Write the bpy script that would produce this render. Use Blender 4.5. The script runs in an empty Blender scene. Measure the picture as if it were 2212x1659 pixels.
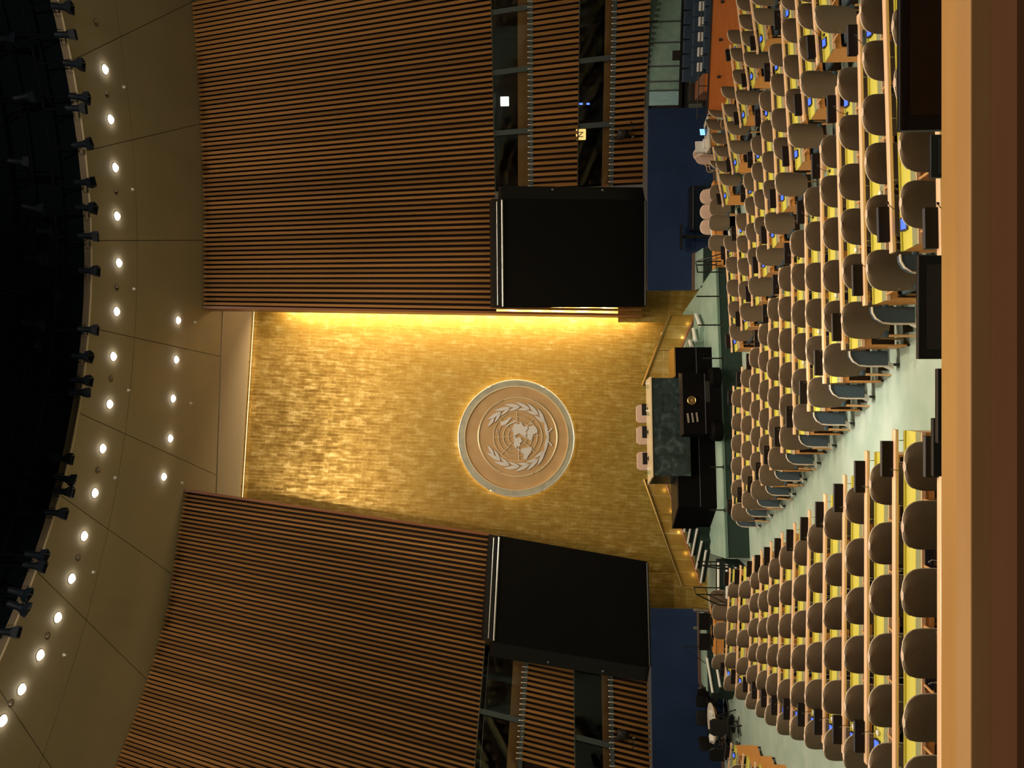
import bpy, bmesh, math, random
from mathutils import Vector, Matrix
random.seed(7)
# ------------------------------------------------------------------ camera, world, light, exposure
W, H = 2212, 1659
FPX = 1598.0                       # focal length in pixels of the 2212 px frame
PITCH = math.atan(94.0 / FPX)
CZ = 6.09                          # eye height above the front floor
RV = Vector((1, 0, 0)); FV = Vector((0, math.cos(PITCH), math.sin(PITCH))); UV = Vector((0, -math.sin(PITCH), math.cos(PITCH)))
EYE = Vector((0, 0, CZ))
scene = bpy.context.scene
col = scene.collection
cam_data = bpy.data.cameras.new('camera'); cam_data.sensor_width = 36.0; cam_data.lens = 36.0 * FPX / W; cam_data.clip_end = 300
cam_data.clip_start = 0.05
cam = bpy.data.objects.new('camera', cam_data); col.objects.link(cam)
m = Matrix.Identity(4)             # the photograph lies on its side: the camera's x axis points down, its y axis to the right
for i in range(3):
    m[i][0] = -UV[i]; m[i][1] = RV[i]; m[i][2] = -FV[i]; m[i][3] = EYE[i]
cam.matrix_world = m
scene.camera = cam
world = bpy.data.worlds.new('world'); scene.world = world; world.use_nodes = True
bg = world.node_tree.nodes['Background']; bg.inputs[0].default_value = (1.0, 0.80, 0.58, 1); bg.inputs[1].default_value = 0.055
vs = scene.view_settings
vs.view_transform = 'Standard'; vs.look = 'None'; vs.gamma = 1.0; vs.use_curve_mapping = False; vs.exposure = 0.0
cy = scene.cycles; cy.max_bounces = 5; cy.diffuse_bounces = 3; cy.glossy_bounces = 2; cy.transmission_bounces = 3; cy.transparent_max_bounces = 8; cy.use_adaptive_sampling = True; cy.adaptive_threshold = .05; cy.sample_clamp_indirect = 6.0; cy.caustics_reflective = False; cy.caustics_refractive = False

def spot(name, loc, target, power, angle, colr=(1, .82, .6), blend=.6, radius=.15, parent=None):
    l = bpy.data.lights.new(name, 'SPOT'); l.energy = power; l.color = colr; l.spot_size = math.radians(angle); l.spot_blend = blend
    l.shadow_soft_size = radius
    o = bpy.data.objects.new(name, l); col.objects.link(o)
    o.location = loc; o.rotation_euler = (Vector(target) - Vector(loc)).to_track_quat('-Z', 'Y').to_euler()
    if parent: o.parent = parent
    return o
def point(name, loc, power, colr=(1, .75, .4), radius=.05, parent=None):
    l = bpy.data.lights.new(name, 'POINT'); l.energy = power; l.color = colr; l.shadow_soft_size = radius
    o = bpy.data.objects.new(name, l); col.objects.link(o); o.location = loc
    if parent: o.parent = parent
    return o
# stage lighting rig hung in the dome: floods on the seating, on the slatted walls, on the gold wall and on the stage
ZC = CZ + 12.6                     # ceiling height
for k, (lx, ly, lz, tx, ty, tz, pw, ang) in enumerate([
        (-3.0, 9.0, .6, -4.5, 15, 1, 4700, 75), (3.0, 9.0, .6, 1.0, 14, 1, 4700, 75), (9.0, 9.0, .6, 7.0, 15, 1, 3900, 75), (3.4, 3.0, .6, 1.0, 7, 1.5, 2800, 80), (-3.0, 3.0, .6, -4, 8, 1.5, 2200, 80),
        (-1.0, 5.0, -1.0, -9.5, 26, 8, 2700, 62), (-2.0, 4.0, -1.0, -11.5, 25, 13, 1500, 55), (6.0, 5.0, -1.0, 9.0, 28, 8, 2700, 62), (7.0, 4.0, -1.0, 10.0, 27, 14, 1600, 60),
        (2.0, 8.0, -.3, -1.5, 31, 8, 2300, 38), (3.0, 9.0, -.6, 0.0, 30, 14, 1000, 36), (1.5, 9.0, .3, 0.0, 26, 1, 800, 40), (3.4, 14.0, .3, 5.0, 26.5, 1, 900, 55), (1.0, 14.0, .3, -6, 26, 1, 900, 55), (0.5, 4.5, .3, 0.3, 1.5, 4, 1150, 50)]):
    spot('rig_flood', (lx, ly, ZC + lz), (tx, ty, tz), pw, ang)
spot('parapet_fill', (0.0, -9.0, 9.5), (0, 2.2, 4.6), 420, 50)  # fill added behind the camera to brighten the parapet's near face
spot('added_spot', (0.6, 9.0, ZC - .3), (-2.3, 30.5, 6.8), 1500, 17, (1, .88, .72), .4)  # extra spot added to brighten the emblem
spot('added_spot', (2.0, 8.0, ZC + .3), (-.6, 12.6, 1.7), 9500, 13, (1, .93, .85), 1.0)  # added spot, stands in for the glossy highlight on the aisle rails

# ------------------------------------------------------------------ geometry helpers
def ray(u, v): return RV * (u - 829.5) + UV * (1106 - v) + FV * FPX
def PZ(u, v, z):
    d = ray(u, v); return EYE + d * ((z - CZ) / d.z)
def PY(u, v, y):
    d = ray(u, v); return EYE + d * (y / d.y)
def VofP(p):
    d = p - EYE; w = d.dot(FV); return 829.5 + FPX * d.dot(RV) / w, 1106 - FPX * d.dot(UV) / w
def lerp(t, x):
    if x <= t[0][0]: a, b = t[0], t[1]
    elif x >= t[-1][0]: a, b = t[-2], t[-1]
    else:
        for a, b in zip(t, t[1:]):
            if a[0] <= x <= b[0]: break
    return a[1] + (b[1] - a[1]) * (x - a[0]) / (b[0] - a[0])

class MB:
    def __init__(s): s.v = []; s.f = []; s.sm = False
    def add(s, vs, fs):
        o = len(s.v); s.v += [tuple(x) for x in vs]; s.f += [tuple(i + o for i in q) for q in fs]; return s
    def box(s, x0, x1, y0, y1, z0, z1):
        return s.add([(x0, y0, z0), (x1, y0, z0), (x1, y1, z0), (x0, y1, z0), (x0, y0, z1), (x1, y0, z1), (x1, y1, z1), (x0, y1, z1)],
                     [(0, 3, 2, 1), (4, 5, 6, 7), (0, 1, 5, 4), (1, 2, 6, 5), (2, 3, 7, 6), (3, 0, 4, 7)])
    def hexa(s, p):                 # eight corners: bottom ring then top ring
        return s.add(p, [(0, 3, 2, 1), (4, 5, 6, 7), (0, 1, 5, 4), (1, 2, 6, 5), (2, 3, 7, 6), (3, 0, 4, 7)])
    def prism(s, poly, d, axis=1, o=0.0):   # polygon in the two other axes, thickness d along axis
        n = len(poly); vs = []
        for t in (o, o + d):
            for a, b in poly: vs.append([(t, a, b), (a, t, b), (a, b, t)][axis])
        return s.add(vs, [tuple(range(n)), tuple(range(2 * n - 1, n - 1, -1))] + [(i, i + n, (i + 1) % n + n, (i + 1) % n) for i in range(n)])
    def tube(s, pts, r, n=6, closed=False):
        pts = [Vector(p) for p in pts]; k = len(pts); rs = r if isinstance(r, (list, tuple)) else [r] * k
        vs = []; 
        for i, p in enumerate(pts):
            a = pts[(i - 1) % k] if closed or i > 0 else p; b = pts[(i + 1) % k] if closed or i < k - 1 else p
            t = (b - a).normalized(); up = Vector((0, 0, 1)) if abs(t.z) < .9 else Vector((0, 1, 0))
            x = t.cross(up).normalized(); y = t.cross(x).normalized()
            for j in range(n):
                q = 2 * math.pi * j / n; vs.append(p + x * math.cos(q) * rs[i] + y * math.sin(q) * rs[i])
        fs = []
        for i in range(k if closed else k - 1):
            for j in range(n):
                a = i * n + j; b = i * n + (j + 1) % n; c = ((i + 1) % k) * n + (j + 1) % n; d = ((i + 1) % k) * n + j
                fs.append((a, b, c, d))
        if not closed: fs += [tuple(range(n - 1, -1, -1)), tuple(range((k - 1) * n, k * n))]
        s.sm = True
        return s.add(vs, fs)
    def lathe(s, prof, n=20, c=(0, 0, 0)):  # (r, z) profile around the z axis
        vs = []; k = len(prof)
        for r, z in prof:
            for j in range(n):
                q = 2 * math.pi * j / n; vs.append((c[0] + r * math.cos(q), c[1] + r * math.sin(q), c[2] + z))
        fs = [(i * n + j, i * n + (j + 1) % n, (i + 1) * n + (j + 1) % n, (i + 1) * n + j) for i in range(k - 1) for j in range(n)]
        fs += [tuple(range(n - 1, -1, -1)), tuple(range((k - 1) * n, k * n))]
        s.sm = True
        return s.add(vs, fs)
    def mesh(s, name, mat, bevel=0.0, smooth=None):
        me = bpy.data.meshes.new(name); me.from_pydata(s.v, [], s.f)
        bm = bmesh.new(); bm.from_mesh(me)
        bmesh.ops.recalc_face_normals(bm, faces=bm.faces)
        if bevel: bmesh.ops.bevel(bm, geom=list(bm.edges), offset=bevel, segments=2, affect='EDGES', profile=.6)
        bm.to_mesh(me); bm.free()
        if mat: me.materials.append(mat)
        if smooth if smooth is not None else s.sm:
            me.polygons.foreach_set('use_smooth', [True] * len(me.polygons)); 
            try: me.set_sharp_from_angle(angle=math.radians(38))
            except Exception: pass
        return me
    def obj(s, name, mat, parent=None, bevel=0.0, smooth=None, mw=None):
        return link(name, s.mesh(name, mat, bevel, smooth), parent, mw)
def link(name, me, parent=None, mw=None):
    o = bpy.data.objects.new(name, me); col.objects.link(o)
    if parent: o.parent = parent
    if mw is not None: o.matrix_basis = mw
    return o
def frame(o, ex, ey, ez=(0, 0, 1)):
    mm = Matrix.Identity(4)
    for i in range(3):
        mm[i][0] = ex[i]; mm[i][1] = ey[i]; mm[i][2] = ez[i]; mm[i][3] = o[i]
    return mm
def yawframe(o, ang): return Matrix.Translation(Vector(o)) @ Matrix.Rotation(ang, 4, 'Z')
def tag(o, label, cat, group=None, kind=None):
    if label: o['label'] = label
    if cat: o['category'] = cat
    if group: o['group'] = group
    if kind: o['kind'] = kind
    return o
def thing(name, label, cat, mw, group=None):
    o = bpy.data.objects.new(name, None); col.objects.link(o); o.empty_display_size = .1; o.matrix_basis = mw
    return tag(o, label, cat, group)
def copy_tree(o, mw):
    r = o.copy(); col.objects.link(r); r.matrix_basis = mw
    for ch in o.children:
        c = ch.copy(); col.objects.link(c); c.parent = r
        for g in ch.children:
            d = g.copy(); col.objects.link(d); d.parent = c
    return r
ORD = ['first', 'second', 'third', 'fourth', 'fifth', 'sixth', 'seventh', 'eighth', 'ninth', 'tenth', 'eleventh', 'twelfth', 'thirteenth', 'fourteenth', 'fifteenth', 'sixteenth', 'seventeenth', 'eighteenth', 'nineteenth', 'twentieth', 'twenty-first', 'twenty-second', 'twenty-third']

# ------------------------------------------------------------------ materials
def mat(name, c, rough=.5, metal=0.0, c2=None, scale=8.0, stretch=(1, 1, 1), bump=0.0, rnd=0.0, spec=.5, coat=0.0, detail=4, emit=None, estr=0.0):
    mt = bpy.data.materials.new(name); mt.use_nodes = True; nt = mt.node_tree; b = nt.nodes['Principled BSDF']
    b.inputs['Base Color'].default_value = (*c, 1); b.inputs['Roughness'].default_value = rough; b.inputs['Metallic'].default_value = metal
    b.inputs['Specular IOR Level'].default_value = spec
    if coat: b.inputs['Coat Weight'].default_value = coat; b.inputs['Coat Roughness'].default_value = .15
    if emit: b.inputs['Emission Color'].default_value = (*emit, 1); b.inputs['Emission Strength'].default_value = estr
    L = nt.links.new
    out = None
    if c2 or bump:
        tc = nt.nodes.new('ShaderNodeTexCoord'); mp = nt.nodes.new('ShaderNodeMapping'); mp.inputs['Scale'].default_value = stretch
        nz = nt.nodes.new('ShaderNodeTexNoise'); nz.inputs['Scale'].default_value = scale; nz.inputs['Detail'].default_value = detail
        L(tc.outputs['Object'], mp.inputs[0]); L(mp.outputs[0], nz.inputs['Vector'])
        if rnd:
            oi = nt.nodes.new('ShaderNodeObjectInfo'); va = nt.nodes.new('ShaderNodeVectorMath'); va.operation = 'SCALE'
            cb = nt.nodes.new('ShaderNodeCombineXYZ'); L(oi.outputs['Random'], cb.inputs[0]); L(oi.outputs['Random'], cb.inputs[2])
            L(cb.outputs[0], va.inputs[0]); va.inputs['Scale'].default_value = 40; L(va.outputs[0], mp.inputs['Location'])
        if c2:
            rp = nt.nodes.new('ShaderNodeMix'); rp.data_type = 'RGBA'; rp.inputs['A'].default_value = (*c, 1); rp.inputs['B'].default_value = (*c2, 1)
            mr = nt.nodes.new('ShaderNodeMapRange'); mr.inputs[1].default_value = .35; mr.inputs[2].default_value = .65
            L(nz.outputs['Fac'], mr.inputs[0]); L(mr.outputs[0], rp.inputs['Factor']); out = rp.outputs['Result']
            if rnd:
                hs = nt.nodes.new('ShaderNodeHueSaturation'); m2 = nt.nodes.new('ShaderNodeMapRange'); m2.inputs[3].default_value = 1 - rnd; m2.inputs[4].default_value = 1 + rnd
                L(oi.outputs['Random'], m2.inputs[0]); L(m2.outputs[0], hs.inputs['Value']); L(out, hs.inputs['Color']); out = hs.outputs[0]
            L(out, b.inputs['Base Color'])
        if bump:
            bp = nt.nodes.new('ShaderNodeBump'); bp.inputs['Strength'].default_value = bump; bp.inputs['Distance'].default_value = .02
            L(nz.outputs['Fac'], bp.inputs['Height']); L(bp.outputs[0], b.inputs['Normal'])
    return mt
M = {}
M['slat'] = mat('slat_wood', (.32, .150, .044), .6, c2=(.44, .215, .07), scale=3, stretch=(6, 6, .7), rnd=.22, spec=.15)
M['slat_back'] = mat('slat_backing', (.018, .006, .003), .8)
M['edge_wood'] = mat('edge_board_wood', (.28, .10, .045), .4, c2=(.36, .14, .06), scale=4, stretch=(4, 4, .5))
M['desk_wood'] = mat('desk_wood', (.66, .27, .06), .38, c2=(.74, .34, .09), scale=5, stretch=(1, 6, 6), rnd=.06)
M['rail_wood'] = mat('rail_wood', (.84, .54, .33), .26, c2=(.90, .61, .39), scale=5, stretch=(.6, 8, 8), spec=.6, coat=.3)
M['yellow'] = mat('desk_top_yellow', (.63, .56, .085), .4, c2=(.60, .57, .12), scale=6, stretch=(.4, 3, 1))
M['leather'] = mat('desk_top_leather', (.22, .23, .12), .55, c2=(.27, .28, .14), scale=30)
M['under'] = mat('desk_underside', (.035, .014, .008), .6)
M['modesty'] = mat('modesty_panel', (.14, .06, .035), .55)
M['taupe'] = mat('chair_back_fabric', (.165, .118, .074), .9, c2=(.19, .136, .088), scale=60, spec=.2)
M['beige'] = mat('chair_front_fabric', (.62, .44, .34), .85, spec=.2)
M['rim'] = mat('chair_rim_ply', (.72, .62, .50), .5)
M['slate'] = mat('seat_slate_fabric', (.043, .068, .090), .7, c2=(.05, .08, .103), scale=20)
M['leg_wood'] = mat('chair_leg_wood', (.55, .30, .11), .4, c2=(.62, .36, .15), scale=8, stretch=(4, 4, 1))
M['carpet'] = mat('green_carpet', (.31, .405, .335), .95, c2=(.395, .475, .405), scale=1.3, bump=.0, spec=.1, detail=8)
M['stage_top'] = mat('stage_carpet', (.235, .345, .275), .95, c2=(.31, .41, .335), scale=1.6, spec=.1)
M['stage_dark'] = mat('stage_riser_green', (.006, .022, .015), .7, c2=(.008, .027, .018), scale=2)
M['nosing'] = mat('step_nosing', (.80, .80, .74), .35)
M['ceil'] = mat('ceiling_plaster', (.345, .282, .178), .8, c2=(.375, .30, .184), scale=.6, bump=.0, spec=.2)
M['joint'] = mat('ceiling_joint', (.16, .11, .06), .9)
M['lip'] = mat('dome_lip', (.24, .19, .125), .7)
M['dome'] = mat('dome_black', (.004, .007, .011), .9, spec=.05)
M['truss'] = mat('rig_dark_metal', (.005, .007, .010), .7, spec=.05)
M['rigblue'] = mat('rig_lamp_body', (.010, .016, .027), .5, spec=.2)
M['lamp'] = mat('downlight_glow', (1, 1, 1), .5, emit=(1, .97, .92), estr=30)
M['steel'] = mat('brushed_steel', (.6, .6, .58), .3, metal=.9)
M['black'] = mat('black_satin', (.008, .007, .006), .45)
M['screen'] = mat('blank_screen_fabric', (.0065, .006, .0055), .75, spec=.1)
M['tvglass'] = mat('monitor_glass', (.022, .015, .013), .15, spec=.4)
M['tvbezel'] = mat('monitor_bezel', (.006, .006, .007), .4, spec=.3)
M['tvedge'] = mat('monitor_edge', (.06, .06, .07), .4, spec=.3)
M['blue'] = mat('blue_wall_felt', (.013, .029, .078), .8, c2=(.016, .036, .095), scale=1, spec=.2)
M['bluetrim'] = mat('wall_base_trim', (.13, .075, .055), .6)
M['podblack'] = mat('rostrum_black', (.0025, .0022, .0022), .7, c2=(.0035, .003, .003), scale=2, spec=.05)
M['podbrown'] = mat('rostrum_side', (.016, .010, .006), .5)
M['brass'] = mat('brass', (.62, .42, .14), .3, metal=.9)
M['silver_relief'] = mat('emblem_silver', (.82, .78, .74), .45, metal=.1)
M['emblem_wood'] = mat('emblem_disc', (.60, .38, .17), .5, c2=(.68, .44, .21), scale=2.0, spec=.3)
M['emblem_rim'] = mat('emblem_rim', (.72, .70, .54), .35, metal=.4, c2=(.56, .55, .42), scale=3)
M['emblem_gold'] = mat('emblem_gold_ring', (.95, .78, .48), .3, metal=.3)
M['grid'] = mat('emblem_grid', (.80, .62, .40), .4, metal=.1)
M['rim_glint'] = mat('emblem_glint', (.92, .88, .76), .25, metal=.35)  # whitish colour standing for the highlight on the emblem rim
M['white'] = mat('white_plastic', (.82, .80, .76), .4)
M['lcd'] = mat('lcd_blue', (.02, .05, .4), .3, emit=(.035, .085, 1.0), estr=2.6)
M['dev'] = mat('console_body', (.012, .010, .022), .4)
M['namebox'] = mat('nameplate_black', (.010, .006, .005), .55, spec=.2)
M['grey'] = mat('booth_frame_grey', (.075, .095, .095), .5)
M['booth'] = mat('booth_inside', (.018, .016, .014), .8)
M['booth_wood'] = mat('booth_counter_wood', (.42, .15, .05), .4, c2=(.48, .18, .065), scale=4, stretch=(1, 1, 8))
M['clip'] = mat('slat_bracket', (.62, .58, .52), .4, metal=.3)
M['orange_wood'] = mat('barrier_wood', (.50, .135, .025), .4, c2=(.56, .16, .035), scale=3, stretch=(.5, 4, 4))
M['navy'] = mat('seat_navy', (.028, .05, .085), .55, c2=(.034, .06, .10), scale=12)
M['dark'] = mat('dark_brown', (.02, .012, .01), .6)
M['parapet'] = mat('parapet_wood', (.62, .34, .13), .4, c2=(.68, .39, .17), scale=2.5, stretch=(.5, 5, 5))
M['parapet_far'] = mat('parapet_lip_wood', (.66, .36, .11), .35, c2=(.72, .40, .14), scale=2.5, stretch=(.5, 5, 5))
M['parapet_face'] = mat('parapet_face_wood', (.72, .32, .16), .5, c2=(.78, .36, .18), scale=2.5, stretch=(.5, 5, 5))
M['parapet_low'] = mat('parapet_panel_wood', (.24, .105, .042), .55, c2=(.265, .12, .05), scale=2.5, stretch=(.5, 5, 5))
M['yellow_sign'] = mat('sign_lit', (.8, .6, .2), .5, emit=(1, .72, .25), estr=.8)
M['white_lit'] = mat('booth_screen_lit', (.8, .8, .8), .5, emit=(1, .98, .85), estr=1.6)
M['cyan_lit'] = mat('laptop_screen_lit', (.2, .5, .8), .4, emit=(.25, .6, 1), estr=1.3)
M['blue_lit'] = mat('booth_blue_lamps', (.1, .1, .8), .4, emit=(.12, .2, 1), estr=2.5)
M['jglass'] = mat('jade_glass_panel', (.22, .36, .32), .25, c2=(.30, .44, .36), scale=3)
M['jglass2'] = mat('bright_glass_panel', (.30, .52, .55), .2, c2=(.42, .66, .68), scale=6, stretch=(4, 4, .3))
M['pale'] = mat('table_pale_top', (.66, .60, .50), .5)
M['leaf'] = mat('paper_white', (.75, .74, .70), .7)

def marble():
    mt = mat('green_marble', (.02, .045, .043), .3); nt = mt.node_tree; b = nt.nodes['Principled BSDF']
    tc = nt.nodes.new('ShaderNodeTexCoord'); nz = nt.nodes.new('ShaderNodeTexNoise'); nz.inputs['Scale'].default_value = 2.4; nz.inputs['Detail'].default_value = 8; nz.inputs['Distortion'].default_value = 1.6
    cr = nt.nodes.new('ShaderNodeValToRGB'); e = cr.color_ramp.elements
    e[0].position = .38; e[0].color = (.009, .019, .019, 1); e[1].position = .74; e[1].color = (.065, .105, .10, 1)
    n = e.new(.55); n.color = (.021, .038, .038, 1)
    nt.links.new(tc.outputs['Object'], nz.inputs['Vector']); nt.links.new(nz.outputs['Fac'], cr.inputs[0]); nt.links.new(cr.outputs[0], b.inputs['Base Color'])
    return mt
M['marble'] = marble()
def gold():
    mt = mat('gold_leaf_tiles', (.75, .47, .10), .42, metal=.55); nt = mt.node_tree; b = nt.nodes['Principled BSDF']; N = nt.nodes.new; L = nt.links.new
    tc = N('ShaderNodeTexCoord'); mp = N('ShaderNodeMapping'); mp.inputs['Rotation'].default_value = (0, 0, math.radians(2.4))
    L(tc.outputs['UV'], mp.inputs[0])
    sw = N('ShaderNodeSeparateXYZ'); cb = N('ShaderNodeCombineXYZ'); L(mp.outputs[0], sw.inputs[0]); L(sw.outputs[1], cb.inputs[0]); L(sw.outputs[0], cb.inputs[1])
    br = N('ShaderNodeTexBrick'); br.inputs['Scale'].default_value = 1.0; br.inputs['Brick Width'].default_value = .52; br.inputs['Row Height'].default_value = .135; br.inputs['Mortar Size'].default_value = .008
    br.inputs['Color1'].default_value = (.2, .2, .2, 1); br.inputs['Color2'].default_value = (.8, .8, .8, 1); br.inputs['Mortar'].default_value = (.95, .95, .95, 1); br.offset = .37
    L(cb.outputs[0], br.inputs['Vector'])
    n1 = N('ShaderNodeTexNoise'); n1.inputs['Scale'].default_value = 2.2; n1.inputs['Detail'].default_value = 6; n1.inputs['Roughness'].default_value = .7; L(mp.outputs[0], n1.inputs['Vector'])
    mq = N('ShaderNodeMapping'); mq.inputs['Scale'].default_value = (6, 1.2, 1); L(mp.outputs[0], mq.inputs[0])
    n2 = N('ShaderNodeTexNoise'); n2.inputs['Scale'].default_value = 1.6; n2.inputs['Detail'].default_value = 5; L(mq.outputs[0], n2.inputs['Vector'])
    a = N('ShaderNodeMath'); a.operation = 'MULTIPLY'; a.inputs[1].default_value = .34; L(br.outputs['Color'], a.inputs[0])
    c = N('ShaderNodeMath'); c.operation = 'MULTIPLY_ADD'; c.inputs[1].default_value = .9; L(n1.outputs['Fac'], c.inputs[0]); L(a.outputs[0], c.inputs[2])
    d = N('ShaderNodeMath'); d.operation = 'MULTIPLY_ADD'; d.inputs[1].default_value = .7; L(n2.outputs['Fac'], d.inputs[0]); L(c.outputs[0], d.inputs[2])
    nm = N('ShaderNodeMapRange'); nm.inputs[1].default_value = .72; nm.inputs[2].default_value = 1.30; L(d.outputs[0], nm.inputs[0])
    cr = N('ShaderNodeValToRGB'); e = cr.color_ramp.elements
    e[0].position = .15; e[0].color = (.48, .285, .052, 1); e[1].position = 1.22 / 1.0 if False else 1.0; e[1].color = (.92, .70, .28, 1)
    k = e.new(.55); k.color = (.61, .39, .085, 1)
    L(nm.outputs[0], cr.inputs[0]); L(cr.outputs[0], b.inputs['Base Color'])
    mr = N('ShaderNodeMapRange'); mr.inputs[1].default_value = .6; mr.inputs[2].default_value = 1.15; mr.inputs[3].default_value = .55; mr.inputs[4].default_value = .34
    L(d.outputs[0], mr.inputs[0]); L(mr.outputs[0], b.inputs['Roughness'])
    bp = N('ShaderNodeBump'); bp.inputs['Strength'].default_value = .25; bp.inputs['Distance'].default_value = .01; L(d.outputs[0], bp.inputs['Height']); L(bp.outputs[0], b.inputs['Normal'])
    return mt
M['gold'] = gold()
def glass(name, tint, fac):
    mt = bpy.data.materials.new(name); mt.use_nodes = True; nt = mt.node_tree; nt.nodes.clear()
    o = nt.nodes.new('ShaderNodeOutputMaterial'); t = nt.nodes.new('ShaderNodeBsdfTransparent'); g = nt.nodes.new('ShaderNodeBsdfGlossy'); mx = nt.nodes.new('ShaderNodeMixShader')
    t.inputs[0].default_value = (*tint, 1); g.inputs['Roughness'].default_value = .03; mx.inputs[0].default_value = fac
    nt.links.new(t.outputs[0], mx.inputs[1]); nt.links.new(g.outputs[0], mx.inputs[2]); nt.links.new(mx.outputs[0], o.inputs[0])
    return mt
M['glass'] = glass('booth_glass', (.8, .88, .86), .02)

# ------------------------------------------------------------------ rows of desks: where each row stands
RAILZ = []
RV_ = [1580, 1601.5, 1626, 1644, 1664.5, 1688, 1715, 1747.5, 1782, 1823.5, 1871, 1934]
for i, v in enumerate(RV_): RAILZ.append(PY(829.5, v, 22.1 - 1.2 * i).z)
RAILZ.append(RAILZ[-1] + .09)
RH = .84
FLOORZ = [z - RH for z in RAILZ]
ENDS = {
 'E': [((-160, 1555), (52, 1580)), ((-200, 1585), (29, 1606)), ((-230, 1610), (11, 1632))],
 'A': list(zip([(190, 1566), (172, 1590), (153, 1616.5), (138, 1637), (119, 1658), (101, 1681), (90, 1708.6), (74, 1741), (54, 1779), (32, 1822.5), (11, 1872), (-20, 1934), (-70, 2033)],
               [(431, 1577), (437, 1600), (456, 1627), (470, 1645), (488, 1666), (508, 1690), (528, 1717), (556, 1749), (591, 1783), (632, 1825), (684, 1873), (730, 1934), (745, 2033)])),
 'B': list(zip([(539, 1583), (563, 1605), (584, 1628), (611, 1646), (644, 1665), (681, 1689), (721, 1716), (771, 1747), (831, 1781), (904, 1822), (1000, 1869), (1114, 1928), (1095, 2033)],
               [(825, 1584.3), (866, 1603), (906, 1625), (958, 1643), (1014, 1662), (1079, 1685), (1149, 1711), (1241, 1740), (1345, 1774), (1472, 1809), (1627, 1856), (1815, 1908), (1930, 2020)])),
 'C': list(zip([(898, 1581), (945, 1602), (998, 1625), (1059, 1641), (1122, 1660), (1199, 1680), (1289, 1709), (1398, 1737), (1521, 1767)],
               [(1136, 1567), (1180, 1591), (1265, 1611), (1342, 1627), (1434, 1644), (1535, 1665), (1649, 1687), (1793, 1712), (1950, 1738)])),
 'D': list(zip([(1214, 1562), (1284, 1583), (1385, 1600), (1466, 1617), (1545, 1637)],
               [(1340, 1540), (1435, 1560), (1560, 1577), (1661, 1592), (1765, 1608)])),
}
ROWP = {b: [(PZ(*l, RAILZ[i]), PZ(*r, RAILZ[i])) for i, (l, r) in enumerate(v)] for b, v in ENDS.items()}

# ------------------------------------------------------------------ floor
def build_floor():
    cols = []
    for i in range(13):
        rowp = []
        for b in 'ABCD':
            if i < len(ROWP[b]): rowp += [ROWP[b][i][0], ROWP[b][i][1]]
        while len(rowp) < 8:
            a, b2 = rowp[-2], rowp[-1]; d = (b2 - a); d.z = 0; d.normalize(); rowp.append(b2 + d * 2.2)
        le = rowp[0] + Vector((-16, 3.0, 0)); re = rowp[-1] + Vector((16, 6.5, 0))
        cols.append([le] + rowp + [re])
    mb = MB(); vs = []
    front = [Vector((-34, 40, FLOORZ[0]))] + [Vector((p.x * 1.5, 40, FLOORZ[0])) for p in cols[0][1:-1]] + [Vector((40, 40, FLOORZ[0]))]
    vs.append(front)
    for i, c in enumerate(cols): vs.append([Vector((p.x, p.y, FLOORZ[i])) for p in c])
    last = vs[-1]; vs.append([Vector((p.x * .8, 2.3, FLOORZ[-1] + .5)) for p in last])
    k = len(vs[0])
    mb.add([p for r in vs for p in r], [(i * k + j, i * k + j + 1, (i + 1) * k + j + 1, (i + 1) * k + j) for i in range(len(vs) - 1) for j in range(k - 1)])
    o = mb.obj('floor', M['carpet']); tag(o, 'sea green carpet sloping down between the rows of desks', 'floor', kind='structure')
build_floor()
def floor_at(i, back):              # floor height 'back' metres behind rail i
    j = min(i + 1, 12); return FLOORZ[i] + (FLOORZ[j] - FLOORZ[i]) * min(back / 1.2, 1.2)

# ------------------------------------------------------------------ slatted walls: every slat is a line from the ceiling to the overhang
VPU, VPV = 1050.0, -2700.0
VT = [(-200, 180), (0, 248), (109, 290), (229, 330), (349, 362), (509, 385), (597, 400), (997, 440), (1219, 440), (1359, 435), (1509, 428), (1659, 415), (1850, 395)]
VBt = [(-250, 1425), (0, 1407), (204, 1399), (446, 1395), (976, 1384), (1249, 1389), (1424, 1393), (1659, 1405), (1900, 1425)]
ZB = 2.6
WC = Vector((3.4, 1.5, 0))
def slat_line(ut):
    vt = lerp(VT, ut); ub = ut
    for _ in range(6):
        vb = lerp(VBt, ub); ub = VPU + (ut - VPU) * (vb - VPV) / (vt - VPV)
    return PZ(ut, vt, ZC), PZ(ub, vb, ZB)
def at_v(T, B, v):                  # point of the slat line seen at image row v
    a, b = 0.0, 1.0
    for _ in range(40):
        c = (a + b) / 2
        if VofP(T.lerp(B, c))[1] < v: a = c
        else: b = c
    return T.lerp(B, (a + b) / 2)
def u_at(ut, v): return VPU + (ut - VPU) * (v - VPV) / (lerp(VT, ut) - VPV)
def outward(p):
    d = Vector((p.x - WC.x, p.y - WC.y, 0)); return d.normalized()
CUT1 = {'R': [(976, 1072), (1249, 1068.5), (1659, 1060)], 'L': [(0, 1026), (250, 1046), (494, 1060)]}
BAND1 = {'R': ([(1249, 1152), (1659, 1151)], [(1249, 1246), (1659, 1251)]), 'L': ([(0, 1128), (245, 1143)], [(0, 1241), (245, 1238)])}
BAND2 = {'R': ([(1249, 1325), (1659, 1334)], VBt), 'L': ([(0, 1329), (245, 1324)], VBt)}
slat_me = MB().box(-.5, .5, -.5, .5, -.5, .5).mesh('slat', M['slat'])
clip_me = MB().prism([(-.03, 0), (.05, 0), (.05, .03), (-.005, .16), (-.05, .20), (-.06, .17)], .034, 0, -.017).mesh('bracket', M['clip'])
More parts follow.
